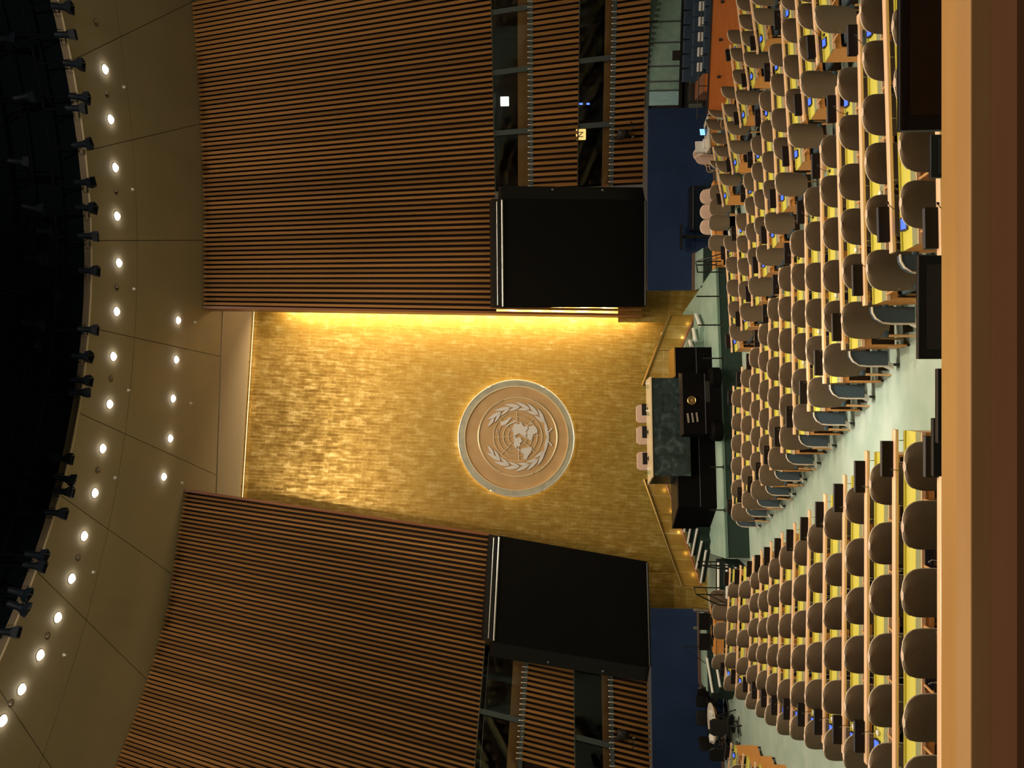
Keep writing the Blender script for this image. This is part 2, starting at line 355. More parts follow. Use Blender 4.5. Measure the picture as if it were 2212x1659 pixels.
def seg_mw(p, q, w, d, off=0.0):
    ax = (q - p); ln = ax.length; ax.normalize(); mid = (p + q) / 2; n = outward(mid); n = (n - ax * n.dot(ax)).normalized(); t = n.cross(ax)
    mid = mid + n * off
    return frame(mid, t * w, n * d, ax * ln)
def build_wall(side, uts, name, label):
    def strip(v0t, v1t, off0, off1, mtl, nm, ulo, uhi, parent, n=18):
        mb = MB(); rows = []
        for k in range(n + 1):
            ut = ulo + (uhi - ulo) * k / n; T, B = slat_line(ut)
            a = T if v0t is None else at_v(T, B, lerp(v0t, u_at(ut, 1100))); b = at_v(T, B, lerp(v1t, u_at(ut, 1100)))
            rows.append((a + outward(a) * off0, b + outward(b) * off1))
        vs = [p for r in rows for p in r]
        mb.add(vs, [(2 * i, 2 * i + 1, 2 * i + 3, 2 * i + 2) for i in range(n)])
        return mb.obj(nm, mtl, parent)
    lo, hi = min(uts), max(uts); SW, SD = (.094, .11) if side == 'R' else (.076, .05)
    ilo, ihi = (lo - 6, hi + 6)
    w = strip(None, CUT1[side], .16, .16, M['slat_back'], name, ilo, ihi, None); tag(w, label, 'wall', kind='structure')
    def inband(ut): u = u_at(ut, 1200); return u > 1256 if side == 'R' else u < 236
    bu = [u for u in uts if inband(u)]; blo, bhi = min(bu) - 6, max(bu) + 6
    strip(BAND1[side][0], BAND1[side][1], .16, .16, M['slat_back'], 'backing', blo, bhi, w)
    strip(BAND2[side][0], BAND2[side][1], .16, .16, M['slat_back'], 'backing', blo, bhi, w)
    # ledge that closes the underside of the upper slats and of each band
    for k, ut in enumerate(uts):
        T, B = slat_line(ut); c1 = at_v(T, B, lerp(CUT1[side], u_at(ut, 1065)))
        jit = random.uniform(-.012, .012)
        if u_at(ut, 430) < 1690 and u_at(ut, 330) > -40: link('slat', slat_me, w, seg_mw(T, c1, SW, SD, jit * SD * 6))
        if inband(ut):
            for b0, b1 in (BAND1[side], BAND2[side]):
                um = u_at(ut, 1250)
                if -15 < um < 1675:
                    p = at_v(T, B, lerp(b0, um)); q = at_v(T, B, lerp(b1, um)) if b1 is not VBt else B
                    link('slat', slat_me, w, seg_mw(p, q, SW * 1.2, SD, random.uniform(-.006, .006)))
                    n = outward(p); link('bracket', clip_me, w, frame(p - n * .02, Vector((n.y, -n.x, 0)), -n * -1, Vector((0, 0, 1))))
    return w, strip, blo, bhi
utsR = [1003 + 9.8 * k for k in range(67)]
utsL = [590 - 8.9 * k for k in range(68)]
wR, stripR, bloR, bhiR = build_wall('R', utsR, 'wall_right', 'curved wall of warm wooden slats beside the lit edge of the gold wall')
wL, stripL, bloL, bhiL = build_wall('L', utsL, 'wall_left', 'curved wall of warm wooden slats sloping away on the unlit side of the gold wall')
for w, ut, vend in ((wR, 994.5, 1386), (wL, 599, 1060)):
    T, B = slat_line(ut); q = at_v(T, B, vend)
    ax = (q - T); ln = ax.length; ax.normalize(); mid = (T + q) / 2; n = outward(mid); n = (n - ax * n.dot(ax)).normalized(); t = n.cross(ax)
    link('edge_board', MB().box(-.5, .5, -.5, .5, -.5, .5).mesh('edge_board', M['edge_wood']), w, frame(mid + n * .25, t * .09, n * .75, ax * ln))
# a few slats run on beside each screen down to the overhang
for w, lst in ((wR, (1003, 1009)), (wL, ())):
    for ut in lst:
        T, B = slat_line(ut); c1 = at_v(T, B, 1072)
        link('slat', slat_me, w, seg_mw(c1, B, .09, .12, .0))

# interpreters' booths behind long windows between the bands
def booth(n, side, v0, v1, blo, bhi, strip, label, mull, wood):
    flat = lambda t, d: [(x, y + d) for x, y in t]
    w = strip(v0, v1, 2.2, 2.2, M['booth'], 'window_%d' % n, blo, bhi, None); tag(w, label, 'window', kind='structure')
    NN = 18
    def lid(vt, nm, mtl):
        mb = MB(); rows = []
        for k in range(NN + 1):
            ut = blo + (bhi - blo) * k / NN; T, B = slat_line(ut); a = at_v(T, B, lerp(vt, u_at(ut, 1150))); rows += [a + outward(a) * .0, a + outward(a) * 2.2]
        mb.add(rows, [(2 * i, 2 * i + 1, 2 * i + 3, 2 * i + 2) for i in range(NN)]); mb.obj(nm, mtl, w)
    lid(v0, 'booth_ceiling', M['booth']); lid(v1, 'booth_floor', M['booth'])
    ends = (bhi if side == 'L' else blo)
    T, B = slat_line(ends); a = at_v(T, B, lerp(v0, u_at(ends, 1150))); b = at_v(T, B, lerp(v1, u_at(ends, 1150)))
    MB().add([a, b, b + outward(b) * 2.2, a + outward(a) * 2.2], [(0, 1, 2, 3)]).obj('booth_end_wall', M['grey'], w)
    def bar(va, vb, off, th, mtl, nm, u0=None, u1=None, k=8):
        mb = MB(); vs = []; u0 = blo if u0 is None else u0; u1 = bhi if u1 is None else u1
        for i in range(k + 1):
            ut = u0 + (u1 - u0) * i / k; T, B = slat_line(ut); p = at_v(T, B, lerp(va, u_at(ut, 1150))); q = at_v(T, B, lerp(vb, u_at(ut, 1150))); n_ = outward(p)
            vs += [p + n_ * off, q + n_ * off, q + n_ * (off + th), p + n_ * (off + th)]
        fs = []
        for i in range(k):
            a = 4 * i; b = a + 4
            fs += [(a, a + 1, b + 1, b), (a + 1, a + 2, b + 2, b + 1), (a + 2, a + 3, b + 3, b + 2), (a + 3, a, b, b + 3)]
        fs += [(0, 3, 2, 1), (4 * k, 4 * k + 1, 4 * k + 2, 4 * k + 3)]
        return mb.add(vs, fs).obj(nm, mtl, w)
    bar(flat(v1, -34) if wood else flat(v1, -24), flat(v1, -9), .35, .25, M['booth_wood'], 'counter')
    bar(flat(v1, -9), v1, .02, .2, M['grey'], 'frame'); bar(v0, flat(v0, 2.5), .02, .12, M['grey'], 'frame')
    ms = []
    for um in mull:
        lo, hi = blo - 5, bhi + 5
        for _ in range(40):
            c = (lo + hi) / 2
            if u_at(c, (v0[0][1] + v1[0][1]) / 2) < um: lo = c
            else: hi = c
        bar(v0, v1, .03, .16, M['grey'], 'mullion', lo - 4.5, lo + 4.5, 1); ms.append(lo)
    edges = [blo] + sorted(ms) + [bhi]
    for a, b in zip(edges, edges[1:]): bar(flat(v0, 2.5), flat(v1, -9), .14, .012, M['glass'], 'pane', a + 4, b - 4, 4)
    return w
booth(1, 'R', CUT1['R'], BAND1['R'][0], bloR, bhiR, stripR, 'upper booth window in the slatted wall above the blue seats', (1375, 1508, 1640), True)
booth(2, 'R', BAND1['R'][1], BAND2['R'][0], bloR, bhiR, stripR, 'lower booth window with yellow sign in the slatted wall above the blue seats', (1389, 1531), False)
booth(3, 'L', CUT1['L'], BAND1['L'][0], bloL, bhiL, stripL, 'upper booth window beside the screen above the round table', (114,), True)
booth(4, 'L', BAND1['L'][1], BAND2['L'][0], bloL, bhiL, stripL, 'lower booth window beside the screen above the round table', (57,), False)
def on_wall(ut, v, off):
    T, B = slat_line(ut); p = at_v(T, B, v); n = outward(p); return p + n * off, n
def utfor(u, v):
    lo, hi = -300, 2200
    for _ in range(50):
        c = (lo + hi) / 2
        if u_at(c, v) < u: lo = c
        else: hi = c
    return lo
def wall_panel(name, u, v, off, w, h, th, mtl, label, cat, group=None):
    p, n = on_wall(utfor(u, v), v, off); t = Vector((-n.y, n.x, 0)) * -1
    o = MB().box(-w / 2, w / 2, 0, th, -h / 2, h / 2).obj(name, mtl, None, bevel=min(w, h) * .08, mw=frame(p, t, n)); return tag(o, label, cat, group)
wall_panel('lit_monitor', 1449, 1084, 1.6, .36, .34, .05, M['white_lit'], 'glowing white square monitor inside the upper booth window', 'monitor')
sg = wall_panel('booth_sign', 1369, 1255, .10, .40, .38, .02, M['yellow_sign'], 'small yellow lit sign with dark letter in the lower booth window', 'sign')
tx = bpy.data.curves.new('letter', 'FONT'); tx.body = 'N'; tx.size = .3; tx.align_x = 'CENTER'; tx.align_y = 'CENTER'; tx.extrude = .004
tmp = bpy.data.objects.new('tmp', tx); col.objects.link(tmp); bpy.context.view_layer.update(); tm = bpy.data.meshes.new_from_object(tmp.evaluated_get(bpy.context.evaluated_depsgraph_get())); bpy.data.objects.remove(tmp); tm.materials.clear(); tm.materials.append(M['dark']); to = link('letter', tm, sg); to.matrix_basis = frame((0, -.012, 0), (1, 0, 0), (0, 0, 1), (0, -1, 0))
for k, (u, v) in enumerate(((1443, 1250), (1443, 1258), (1443, 1274))):
    wall_panel('indicator_lamp', u, v, 1.5, .07, .13, .03, M['blue_lit'], '%s small blue indicator lamp glowing inside the lower booth window' % ('upper', 'middle', 'bottom')[k], 'lamp', 'blue lamps in the booth')

# ------------------------------------------------------------------ gold wall
GT = [PZ(589, 520, ZC), PZ(987, 545, ZC)]; GBp = [PZ(347, 1515, .1), PZ(1031, 1500, .1)]
gx = (GT[1] - GT[0]); gx.z = 0; gx.normalize()
gmid_t = (GT[0] + GT[1]) / 2; gmid_b = (GBp[0] + GBp[1]) / 2
gbx = gmid_b - gx * (gmid_b - gmid_t).dot(gx)      # point below the top middle, on the wall
gz = (gmid_t - gbx).normalized(); gn = gx.cross(gz).normalized(); gn = gn if gn.y < 0 else -gn
def on_gold(u, v, off=0.0):
    d = ray(u, v); t = (gmid_t - EYE).dot(gn) / d.dot(gn); return EYE + d * t + gn * off
def gold_wall():
    h = (gmid_t - gbx).length + .6
    a = gbx - gz * .2
    pts = [a - gx * 9.7, a + gx * 6.2, a + gx * 6.2 + gz * h, a - gx * 9.7 + gz * h]
    mb = MB().add(pts, [(0, 1, 2, 3)]); me = mb.mesh('wall_back', M['gold'])
    uv = me.uv_layers.new(name='UVMap')
    for lp in me.loops:
        p = me.vertices[lp.vertex_index].co - a; uv.data[lp.index].uv = (p.dot(gx), p.dot(gz))
    o = link('wall_back', me); tag(o, 'tall gold leaf tiled wall behind the rostrum', 'wall', kind='structure')
    return o
wall_gold = gold_wall()
# lamps hidden behind the slatted wall's edge and in the ceiling slot that graze the gold wall
T0, B0 = slat_line(1012)
strip_r = thing('light_strip', 'row of warm lamps tucked behind the slatted wall edge, washing the gold wall', 'light strip', Matrix.Identity(4))
for k in range(15):
    v = 650 + k * 51
    p = at_v(T0, B0, min(v, 1376)); g = on_gold(u_at(1000, v) + 6, v, .42)
    q = Vector((g.x, g.y, g.z)) + gx * .42
    MB().lathe([(.02, -.05), (.055, -.04), (.055, .05), (.02, .06)], 8).obj('lamp_housing', M['brass'], strip_r, mw=Matrix.Translation(q + gx * .1))
    spot('grazing_lamp', q - gx * .12, q - gx * .12 - gx * 1.0 - gn * .55 + gz * .1, (380, 430)[k] if k < 2 else (470 if k < 13 else 260), 130, (1, .76, .42), .8, .05, strip_r)
    point('soffit_fill', q - gx * .12, 34, (1, .78, .48), .05, strip_r)  # weak point fill added so the soffit is not too dark
strip_t = thing('cove_strip', 'thin glowing light strip in the ceiling slot above the gold wall', 'light strip', Matrix.Identity(4))
M['strip'] = mat('cove_strip_glow', (1, .8, .5), .5, emit=(1, .74, .36), estr=2.2)
pa = gmid_t + gn * .16 - gx * 5.2 - gz * .12; pb = gmid_t + gn * .16 + gx * 4.4 - gz * .12
MB().tube([pa, pb], .012, 6).obj('diffuser', M['strip'], strip_t)

# ------------------------------------------------------------------ ceiling, dome, downlights
LC = Vector((3.376, 3.763, 0)); LR = 15.633
def build_ceiling():
    c = thing('ceiling', 'beige plaster ceiling of large curved panels around the dark dome', 'ceiling', Matrix.Identity(4)); c['kind'] = 'structure'
    RS = 0.0
    # seam ring (its own centre) and radial seams measured around the dome centre
    seam = lambda a: Vector((3.9 + 22.77 * math.cos(a), -1.15 + 22.77 * math.sin(a), 0))
    SC = Vector((2.1, 10.2, 0))       # the radial joints meet here
    rad = [(8.72, 18.97), (6.37, 19.4), (3.95, 19.67), (1.49, 19.94), (-.89, 19.26), (-2.99, 18.39), (-4.79, 17.53)]
    ang = sorted(math.atan2(y - SC.y, x - SC.x) for x, y in rad)
    A = [ang[0] - 3 * .27, ang[0] - 2 * .27, ang[0] - .27] + ang + [ang[-1] + .24 * k for k in range(1, 6)]
    def cross(a, cx, cy, r):
        dx, dy = math.cos(a), math.sin(a); fx, fy = SC.x - cx, SC.y - cy; b = fx * dx + fy * dy; q = math.sqrt(max(0, b * b - (fx * fx + fy * fy - r * r))); return -b + q
    rl = lambda a: cross(a, LC.x, LC.y, LR + .03); rseam = lambda a: cross(a, 3.9, -1.15, 22.77); rm = lambda a: cross(a, 3.9, -1.15, 29.2); ro_ = lambda a: cross(a, 3.9, -1.15, 37)
    def ringpt(a, r): return (SC.x + r * math.cos(a), SC.y + r * math.sin(a))
    for (a0, a1) in zip(A, A[1:]):
        for r0, r1 in ((rl, rseam), (rseam, rm), (rm, ro_)):
            n = 6; poly = []; top = []
            for k in range(n + 1):
                a = a0 + (a1 - a0) * k / n
                sh = .010 if k == 0 else (-.010 if k == n else 0)
                for lst, rr_ in ((poly, r0(a) + .010), (top, r1(a) - .010)):
                    x, y = ringpt(a, rr_); lst.append((x - math.sin(a) * sh, y + math.cos(a) * sh))
            vs = [(x, y, ZC) for x, y in poly] + [(x, y, ZC) for x, y in top] + [(x, y, ZC + .08) for x, y in poly] + [(x, y, ZC + .08) for x, y in top]
            k = n + 1; fs = []
            for i in range(n):
                fs += [(i, i + 1, k + i + 1, k + i), (i, 2 * k + i, 2 * k + i + 1, i + 1), (k + i, k + i + 1, 3 * k + i + 1, 3 * k + i)]
            fs += [(0, k, 3 * k, 2 * k), (n, 2 * k + n, 3 * k + n, k + n)]
            MB().add(vs, fs).obj('panel', M['ceil'], c)
    # dark board above the joints
    n = 48; vs = []
    for i in range(n + 1):
        a = A[0] + (A[-1] - A[0]) * i / n; vs += [(*ringpt(a, rl(a)), ZC + .06), (*ringpt(a, ro_(a)), ZC + .06)]
    MB().add(vs, [(2 * i, 2 * i + 1, 2 * i + 3, 2 * i + 2) for i in range(n)]).obj('backing', M['joint'], c)
    # lip of the dome: a pale upstand with a slim bead, then the black drum and dome
    vs = []; n = 72
    def ring(r, z, N=96): return [(LC.x + r * math.cos(2 * math.pi * i / N), LC.y + r * math.sin(2 * math.pi * i / N), z) for i in range(N)]
    def loft(rings, nm, mtl):
        mb = MB(); N = len(rings[0]); fs = []
        for q in range(len(rings) - 1):
            for i in range(N): fs.append((q * N + i, q * N + (i + 1) % N, (q + 1) * N + (i + 1) % N, (q + 1) * N + i))
        mb.sm = True
        return mb.add([p for r in rings for p in r], fs).obj(nm, mtl, c)
    loft([ring(LR + .04, ZC - .03), ring(LR - .02, ZC - .03), ring(LR - .02, ZC + .03), ring(LR + .02, ZC + .05), ring(LR + .02, ZC + .20), ring(LR + .1, ZC + .20)], 'dome_lip', M['lip'])
    MB().tube([(x, y, ZC - .015) for x, y, _ in ring(LR, 0)], .028, 6, True).obj('dome_bead', mat('dome_bead', (.62, .50, .34), .5), c)
    rr = []
    for k in range(9):
        q = k / 8 * math.pi / 2 * .97; rr.append(ring(LR * math.cos(q) + .05, ZC + .20 + 6.5 * math.sin(q)))
    loft(rr, 'dome', M['dome'])
    return c
ceil = build_ceiling()
# lighting rig rings and cans inside the dome
def rig():
    t = thing('lighting_truss', 'dark ring truss carrying the stage lamps inside the dome', 'truss', Matrix.Translation((LC.x, LC.y, ZC + .5)))
    for nm, r, z, th in (('ring_pipe', LR - .55, .1, .035), ('ring_pipe', LR - .55, .75, .03), ('ring_pipe', LR - 2.2, .9, .05), ('ring_pipe', LR - 4.4, 1.6, .05)):
        a0, a1 = math.radians(20), math.radians(165)
        MB().tube([(r * math.cos(a0 + (a1 - a0) * i / 60), r * math.sin(a0 + (a1 - a0) * i / 60), z) for i in range(61)], th, 6).obj(nm, M['truss'], t)
    for i in range(22):
        a = math.radians(24 + i * 6.4); r = LR - .55
        MB().tube([(r * math.cos(a), r * math.sin(a), .1), (r * math.cos(a), r * math.sin(a), .75), ((r - 1.65) * math.cos(a), (r - 1.65) * math.sin(a), .9), ((r - 3.85) * math.cos(a), (r - 3.85) * math.sin(a), 1.6)], .025, 5).obj('strut', M['truss'], t)
rig()
CANS = [(140, 15), (147, 75), (165, 138), (177, 210), (170, 234), (183, 312), (188, 394), (192, 449), (196, 510), (198, 585), (196, 712), (183, 770), (182, 822), (178, 848), (140, 990), (146, 1034), (142, 1062), (127, 1108), (84, 1199), (80, 1222), (48, 1280), (45, 1310), (22, 1365),
        (70, 450), (100, 500), (75, 560), (105, 640), (70, 700), (65, 745), (40, 350), (50, 210), (15, 85)]
def make_can():                     # local z up, local y away from the dome centre; the lamp points down and slightly inwards
    t = thing('stage_lamp', 'x', 'lamp', Matrix.Identity(4), 'stage lamps hanging round the dome')
    MB().tube([(-.12, .0, .06), (-.12, .0, .34), (.12, .0, .34), (.12, .0, .06)], .012, 5).obj('yoke', M['truss'], t)
    R_ = Matrix.Rotation(math.radians(198), 4, 'X')
    b = MB().lathe([(.05, -.24), (.075, -.22), (.08, .04), (.105, .08), (.105, .12), (.02, .125)], 12).obj('body', M['rigblue'], t, mw=R_)
    MB().lathe([(.09, 0), (.09, .006), (.01, .007)], 12).obj('lens', M['tvedge'], b, mw=Matrix.Translation((0, 0, .122)))
    mb = MB()
    for sx, sy in ((1, 0), (-1, 0), (0, 1), (0, -1)):
        if sx: mb.hexa([(sx * .10, -.1, .11), (sx * .11, -.1, .11), (sx * .11, .1, .11), (sx * .10, .1, .11), (sx * .13, -.12, .25), (sx * .14, -.12, .25), (sx * .14, .12, .25), (sx * .13, .12, .25)])
        else: mb.hexa([(-.1, sy * .10, .11), (.1, sy * .10, .11), (.1, sy * .11, .11), (-.1, sy * .11, .11), (-.12, sy * .13, .25), (.12, sy * .13, .25), (.12, sy * .14, .25), (-.12, sy * .14, .25)])
    mb.obj('barn_doors', M['rigblue'], t, mw=R_)
    return t
can0 = make_can()
for k, (x, y) in enumerate(CANS):
    rim = k < 23
    p = PZ(1659 - y, x - (7 if rim else 0), ZC - .22) if rim else PZ(1659 - y, x, ZC + .9)
    a = math.atan2(p.y - LC.y, p.x - LC.x) - math.pi / 2
    mw = Matrix.Translation(p) @ Matrix.Rotation(a + random.uniform(-.5, .5), 4, 'Z') @ Matrix.Rotation(random.uniform(-.25, .25), 4, 'X')
    o = can0 if k == 0 else copy_tree(can0, mw)
    if k == 0: o.matrix_basis = mw
    aa = math.atan2(p.y - LC.y, p.x - LC.x); rp, zp = (LR - .55, ZC + .6) if rim else min(((LR - 2.2, ZC + 1.4), (LR - 4.4, ZC + 2.1)), key=lambda q: abs(q[0] - math.hypot(p.x - LC.x, p.y - LC.y)))
    inv = mw.inverted(); pe = inv @ Vector((LC.x + rp * math.cos(aa), LC.y + rp * math.sin(aa), zp)); h0 = Vector((0, 0, .34))
    MB().tube([h0, h0.lerp(pe, .5) + Vector((0, 0, .05)), pe], .026, 6).obj('hanger', M['truss'], o)
    if rim: o['label'] = 'black stage lamp on the dome rim, %s counting from the right' % ORD[k]
    else: o['label'] = 'dim stage lamp deep in the dark dome, %s counting from the dome rim middle' % ORD[k - 23]
# downlights
DL = [(226, 150), (238, 258), (248, 362), (252, 467), (256, 568), (251, 673), (244, 770), (236, 873), (221, 969), (204, 1065), (181, 1158), (154, 1250), (124, 1334), (86, 1415), (46, 1489), (5, 1557)]
DL2 = [(384, 692), (380, 777), (373, 861), (367, 947), (353, 1030)]
def make_dl():
    t = thing('downlight', 'x', 'ceiling light', Matrix.Identity(4))
    mb = MB().lathe([(.115, 0), (.135, -.012), (.145, 0), (.135, .02), (.115, .02)], 24); mb.f = mb.f[:-2]; mb.obj('trim_ring', M['lip'], t)
    MB().lathe([(.106, 0), (.092, -.045), (.055, -.075), (.001, -.085)], 24).obj('lens', M['lamp'], t)
    return t
dl0 = make_dl()
for k, (x, y) in enumerate(DL + DL2):
    p = PZ(1659 - y, x, ZC); mw = Matrix.Translation(p)
    o = dl0 if k == 0 else copy_tree(dl0, mw); o.matrix_basis = mw
    outer = k < len(DL)
    o['group'] = 'downlights in the ring along the dome' if outer else 'downlights near the gold wall'
    n = k if outer else k - len(DL)
    o['label'] = ('bright downlight in the ring along the dome, %s counting from the right' % ORD[n]) if outer else 'bright downlight in the short row by the gold wall, %s from the right' % ORD[n]
    spot('downlight_beam', (0, 0, -.12), (0, 0, -3), 150 if outer else 110, 110, (1, .86, .66), .8, .1, o)
# sprinkler heads and small vents between the downlights
for k, (x, y) in enumerate([(207, 49), (230, 204), (250, 414), (252, 621), (239, 818), (211, 1016), (168, 1205), (102, 1374), (23, 1520)]):
    p = PZ(1659 - y, x, ZC); t = thing('ceiling_nozzle', 'small brown air nozzle in the ceiling ring, %s counting from the right' % ORD[k], 'nozzle', Matrix.Translation(p), 'air nozzles between the downlights')
    mb = MB().lathe([(.05, 0), (.1, -.015), (.11, 0), (.1, .01)], 16); mb.obj('flange', M['joint'], t)
    MB().lathe([(.03, -.06), (.045, -.05), (.05, 0)], 12).obj('nozzle', M['lip'], t, mw=Matrix.Translation((.03, -.03, 0)))
for k, (x, y) in enumerate([(266, 188), (285, 409), (288, 624), (276, 843), (247, 1032), (420, 696), (411, 871), (392, 1043), (200, 1236), (137, 1415)]):
    p = PZ(1659 - y, x, ZC); t = thing('sprinkler', 'tiny pale sprinkler head on the beige ceiling, %s of its scattered kind' % ORD[k], 'sprinkler', Matrix.Translation(p), 'sprinkler heads on the ceiling')
    MB().lathe([(.05, 0), (.055, -.01), (.03, -.012), (.015, -.05)], 12).obj('rose', M['white'], t); MB().lathe([(.03, -.065), (.03, -.055), (.01, -.05)], 10).obj('deflector', M['white'], t)
# shallow soffit step along the gold wall
sa = PZ(589, 466, ZC); sb = PZ(987, 480, ZC)
d1 = (sb - sa).normalized()
p0 = sa - d1 * 1.2; p1 = sb + d1 * 1.4; q0 = gmid_t + gx * (p0 - gmid_t).dot(gx) + gn * .28; q1 = gmid_t + gx * (p1 - gmid_t).dot(gx) + gn * .28
zz = Vector((0, 0, .05))
so = MB().hexa([p0 - zz * .6, p1 - zz * .6, q1 - zz * .6, q0 - zz * .6, p0 + zz, p1 + zz, q1 + zz, q0 + zz]).obj('trim_1', mat('soffit_plaster', (.36, .285, .20), .8)); tag(so, 'plain plaster soffit strip along the top of the gold wall', 'soffit', kind='structure')

# ------------------------------------------------------------------ emblem on the gold wall
def emblem(mw, R, name, label, detail=True, mats=None):
    t = thing(name, label, 'emblem', mw)
    wood, rimm, ring2, grid, relief = mats or (M['emblem_wood'], M['emblem_rim'], M['emblem_gold'], M['grid'], M['silver_relief'])
    # local x right, z up, -y towards the hall
    def disc(r, y0, y1, nm, mtl, n=72):
        return MB().prism([(r * math.cos(2 * math.pi * i / n), r * math.sin(2 * math.pi * i / n)) for i in range(n)], y1 - y0, 1, y0).obj(nm, mtl, t)
    def ann(r0, r1, y0, y1, nm, mtl, n=72):
        mb = MB(); vs = []
        for r, y in ((r0, y0), (r1, y0), (r1, y1), (r0, y1)):
            for i in range(n): q = 2 * math.pi * i / n; vs.append((r * math.cos(q), y, r * math.sin(q)))
        mb.add(vs, [(k * n + i, k * n + (i + 1) % n, ((k + 1) % 4) * n + (i + 1) % n, ((k + 1) % 4) * n + i) for k in range(4) for i in range(n)])
        return mb.obj(nm, mtl, t)
    s = R / 645.0
    P = lambda cx, cy: (-(cy - 865) * s, -(cx - 803) * s)
    disc(R * .93, -.10 * R / 2.4, -.02 * R / 2.4, 'disc', wood)
    ann(R * .90, R, -.16 * R / 2.4, .0, 'outer_rim', rimm)
    MB().tube([(R * math.cos(2 * math.pi * i / 72), -.155 * R / 2.4, R * math.sin(2 * math.pi * i / 72)) for i in range(72)], .014 * R, 6, True).obj('glint_ring', M['rim_glint'], t)  # pale ring imitates the light catching the rim's edge
    ann(R * .885, R * .905, -.19 * R / 2.4, -.02, 'inner_bead', ring2)
    gc = P(818, 848); th = .035 * R / 2.4
    def circ(c, r, rr, nm, mtl, y=-.12 * R / 2.4, n=64):
        return MB().tube([(c[0] + r * math.cos(2 * math.pi * i / n), y, c[1] + r * math.sin(2 * math.pi * i / n)) for i in range(n)], rr, 6, True).obj(nm, mtl, t)
    circ(P(818, 850), 440 * s, 11 * s, 'gold_ring', ring2)
    yb = -.125 * R / 2.4
    for r in (272, 218, 163, 108): circ(gc, r * s, 6.0 * s, 'parallel', grid, yb)
    if detail:
        rot = math.radians(3.1)
        for k in range(8):
            a = k * math.pi / 4 + rot; dx, dz = math.cos(a), math.sin(a)
            MB().tube([(gc[0] + dx * 60 * s, yb, gc[1] + dz * 60 * s), (gc[0] + dx * 272 * s, yb, gc[1] + dz * 272 * s)], 6.0 * s, 6).obj('meridian', grid, t)
        yr = -.17 * R / 2.4; dr = .06 * R / 2.4
        K = .0904 / .1929         # second tracing was made at another zoom
        Q = lambda x, y: P((1020 + x * .0904 - 960) / .1929, (900 + y * .0904 - 780) / .1929)
        lands = [[(960, 260), (1000, 175), (1060, 190), (1100, 195), (1165, 150), (1190, 215), (1230, 250), (1300, 235), (1320, 290), (1290, 340), (1260, 360), (1290, 420), (1250, 480), (1200, 470), (1150, 430), (1110, 410), (1050, 440), (1010, 475), (960, 450), (985, 395), (930, 300), (985, 290)],
                 [(1330, 250), (1400, 235), (1450, 215), (1500, 250), (1550, 330), (1540, 380), (1490, 415), (1440, 440), (1415, 540), (1380, 582), (1330, 550), (1300, 480), (1310, 420), (1295, 360), (1340, 300)],
                 [(965, 480), (1010, 485), (1050, 530), (1110, 500), (1150, 520), (1180, 600), (1130, 650), (1140, 710), (1060, 720), (1045, 760), (1140, 800), (1120, 815), (1020, 760), (975, 670), (995, 590)],
                 [(1145, 790), (1210, 765), (1310, 750), (1400, 720), (1415, 770), (1395, 850), (1330, 940), (1290, 1020), (1210, 1020), (1230, 900), (1150, 850)],
                 [(655, 160), (730, 130), (830, 80), (870, 30), (930, 40), (880, 100), (840, 150), (790, 205), (670, 245), (680, 190)],
                 [(790, 230), (880, 175), (960, 130), (1000, 100), (1060, 125), (990, 150), (900, 200), (800, 255)],
                 [(1350, 175), (1420, 165), (1430, 185), (1360, 195)], [(575, 330), (590, 330), (600, 390), (585, 420)], [(1200, 500), (1270, 480), (1300, 510), (1260, 520)]]
        for l in lands: MB().prism([Q(*p) for p in l], dr, 1, yr).obj('continent', relief, t)
        # olive branches
        for sgn in (1, -1):
            c = P(818, 850)
            def pol(r, a): return (c[0] + sgn * r * s * math.sin(a), c[1] - r * s * math.cos(a))
            def leaf(r0, a0, r1, a1, wdt):
                p = Vector((*pol(r0, a0), 0)); q = Vector((*pol(r1, a1), 0)); d = q - p; n = Vector((-d.y, d.x, 0)).normalized() * wdt * s
                o = [p, p + d * .22 + n * .8, p + d * .5 + n, p + d * .8 + n * .55, q, p + d * .8 - n * .55, p + d * .5 - n, p + d * .22 - n * .8]
                MB().prism([(v.x, v.y) for v in o], dr, 1, yr).obj('olive_leaf', relief, t)
            for k in range(6):
                a = math.radians(28 + k * 19.5)
                leaf(336, a, 388, a + math.radians(27), 19); leaf(334, a, 302, a + math.radians(25), 15)
            leaf(338, math.radians(142), 350, math.radians(163), 17)
            leaf(333, math.radians(-2), 352, math.radians(32), 17)
            st = [pol(338 + 4 * math.sin(i), math.radians(-14 + i * 6)) if i else pol(395, math.radians(-14)) for i in range(8)]
            MB().tube([(x, yr + dr / 2, z) for x, z in st], 8 * s, 6).obj('stem', relief, t)
    return t
ec = on_gold(712.1, 1114.9, .14)
ER = 124.4 * (ec - EYE).length / FPX / math.hypot(1, .02)
emblem(frame(ec, gx, -gn, gz), ER, 'wall_emblem', 'large round emblem with silver world map and olive branches on the gold wall')
halo = thing('emblem_backlight', 'ring of warm lamps behind the round emblem throwing a glow on the gold wall', 'light', frame(on_gold(712.1, 1114.9, .06), gx, -gn, gz))
M['halo'] = mat('halo_strip_glow', (1, .8, .5), .5, emit=(1, .74, .36), estr=14)
MB().tube([(ER * .955 * math.cos(2 * math.pi * i / 64), 0, ER * .955 * math.sin(2 * math.pi * i / 64)) for i in range(64)], .03, 6, True).obj('ring_strip', M['halo'], halo)

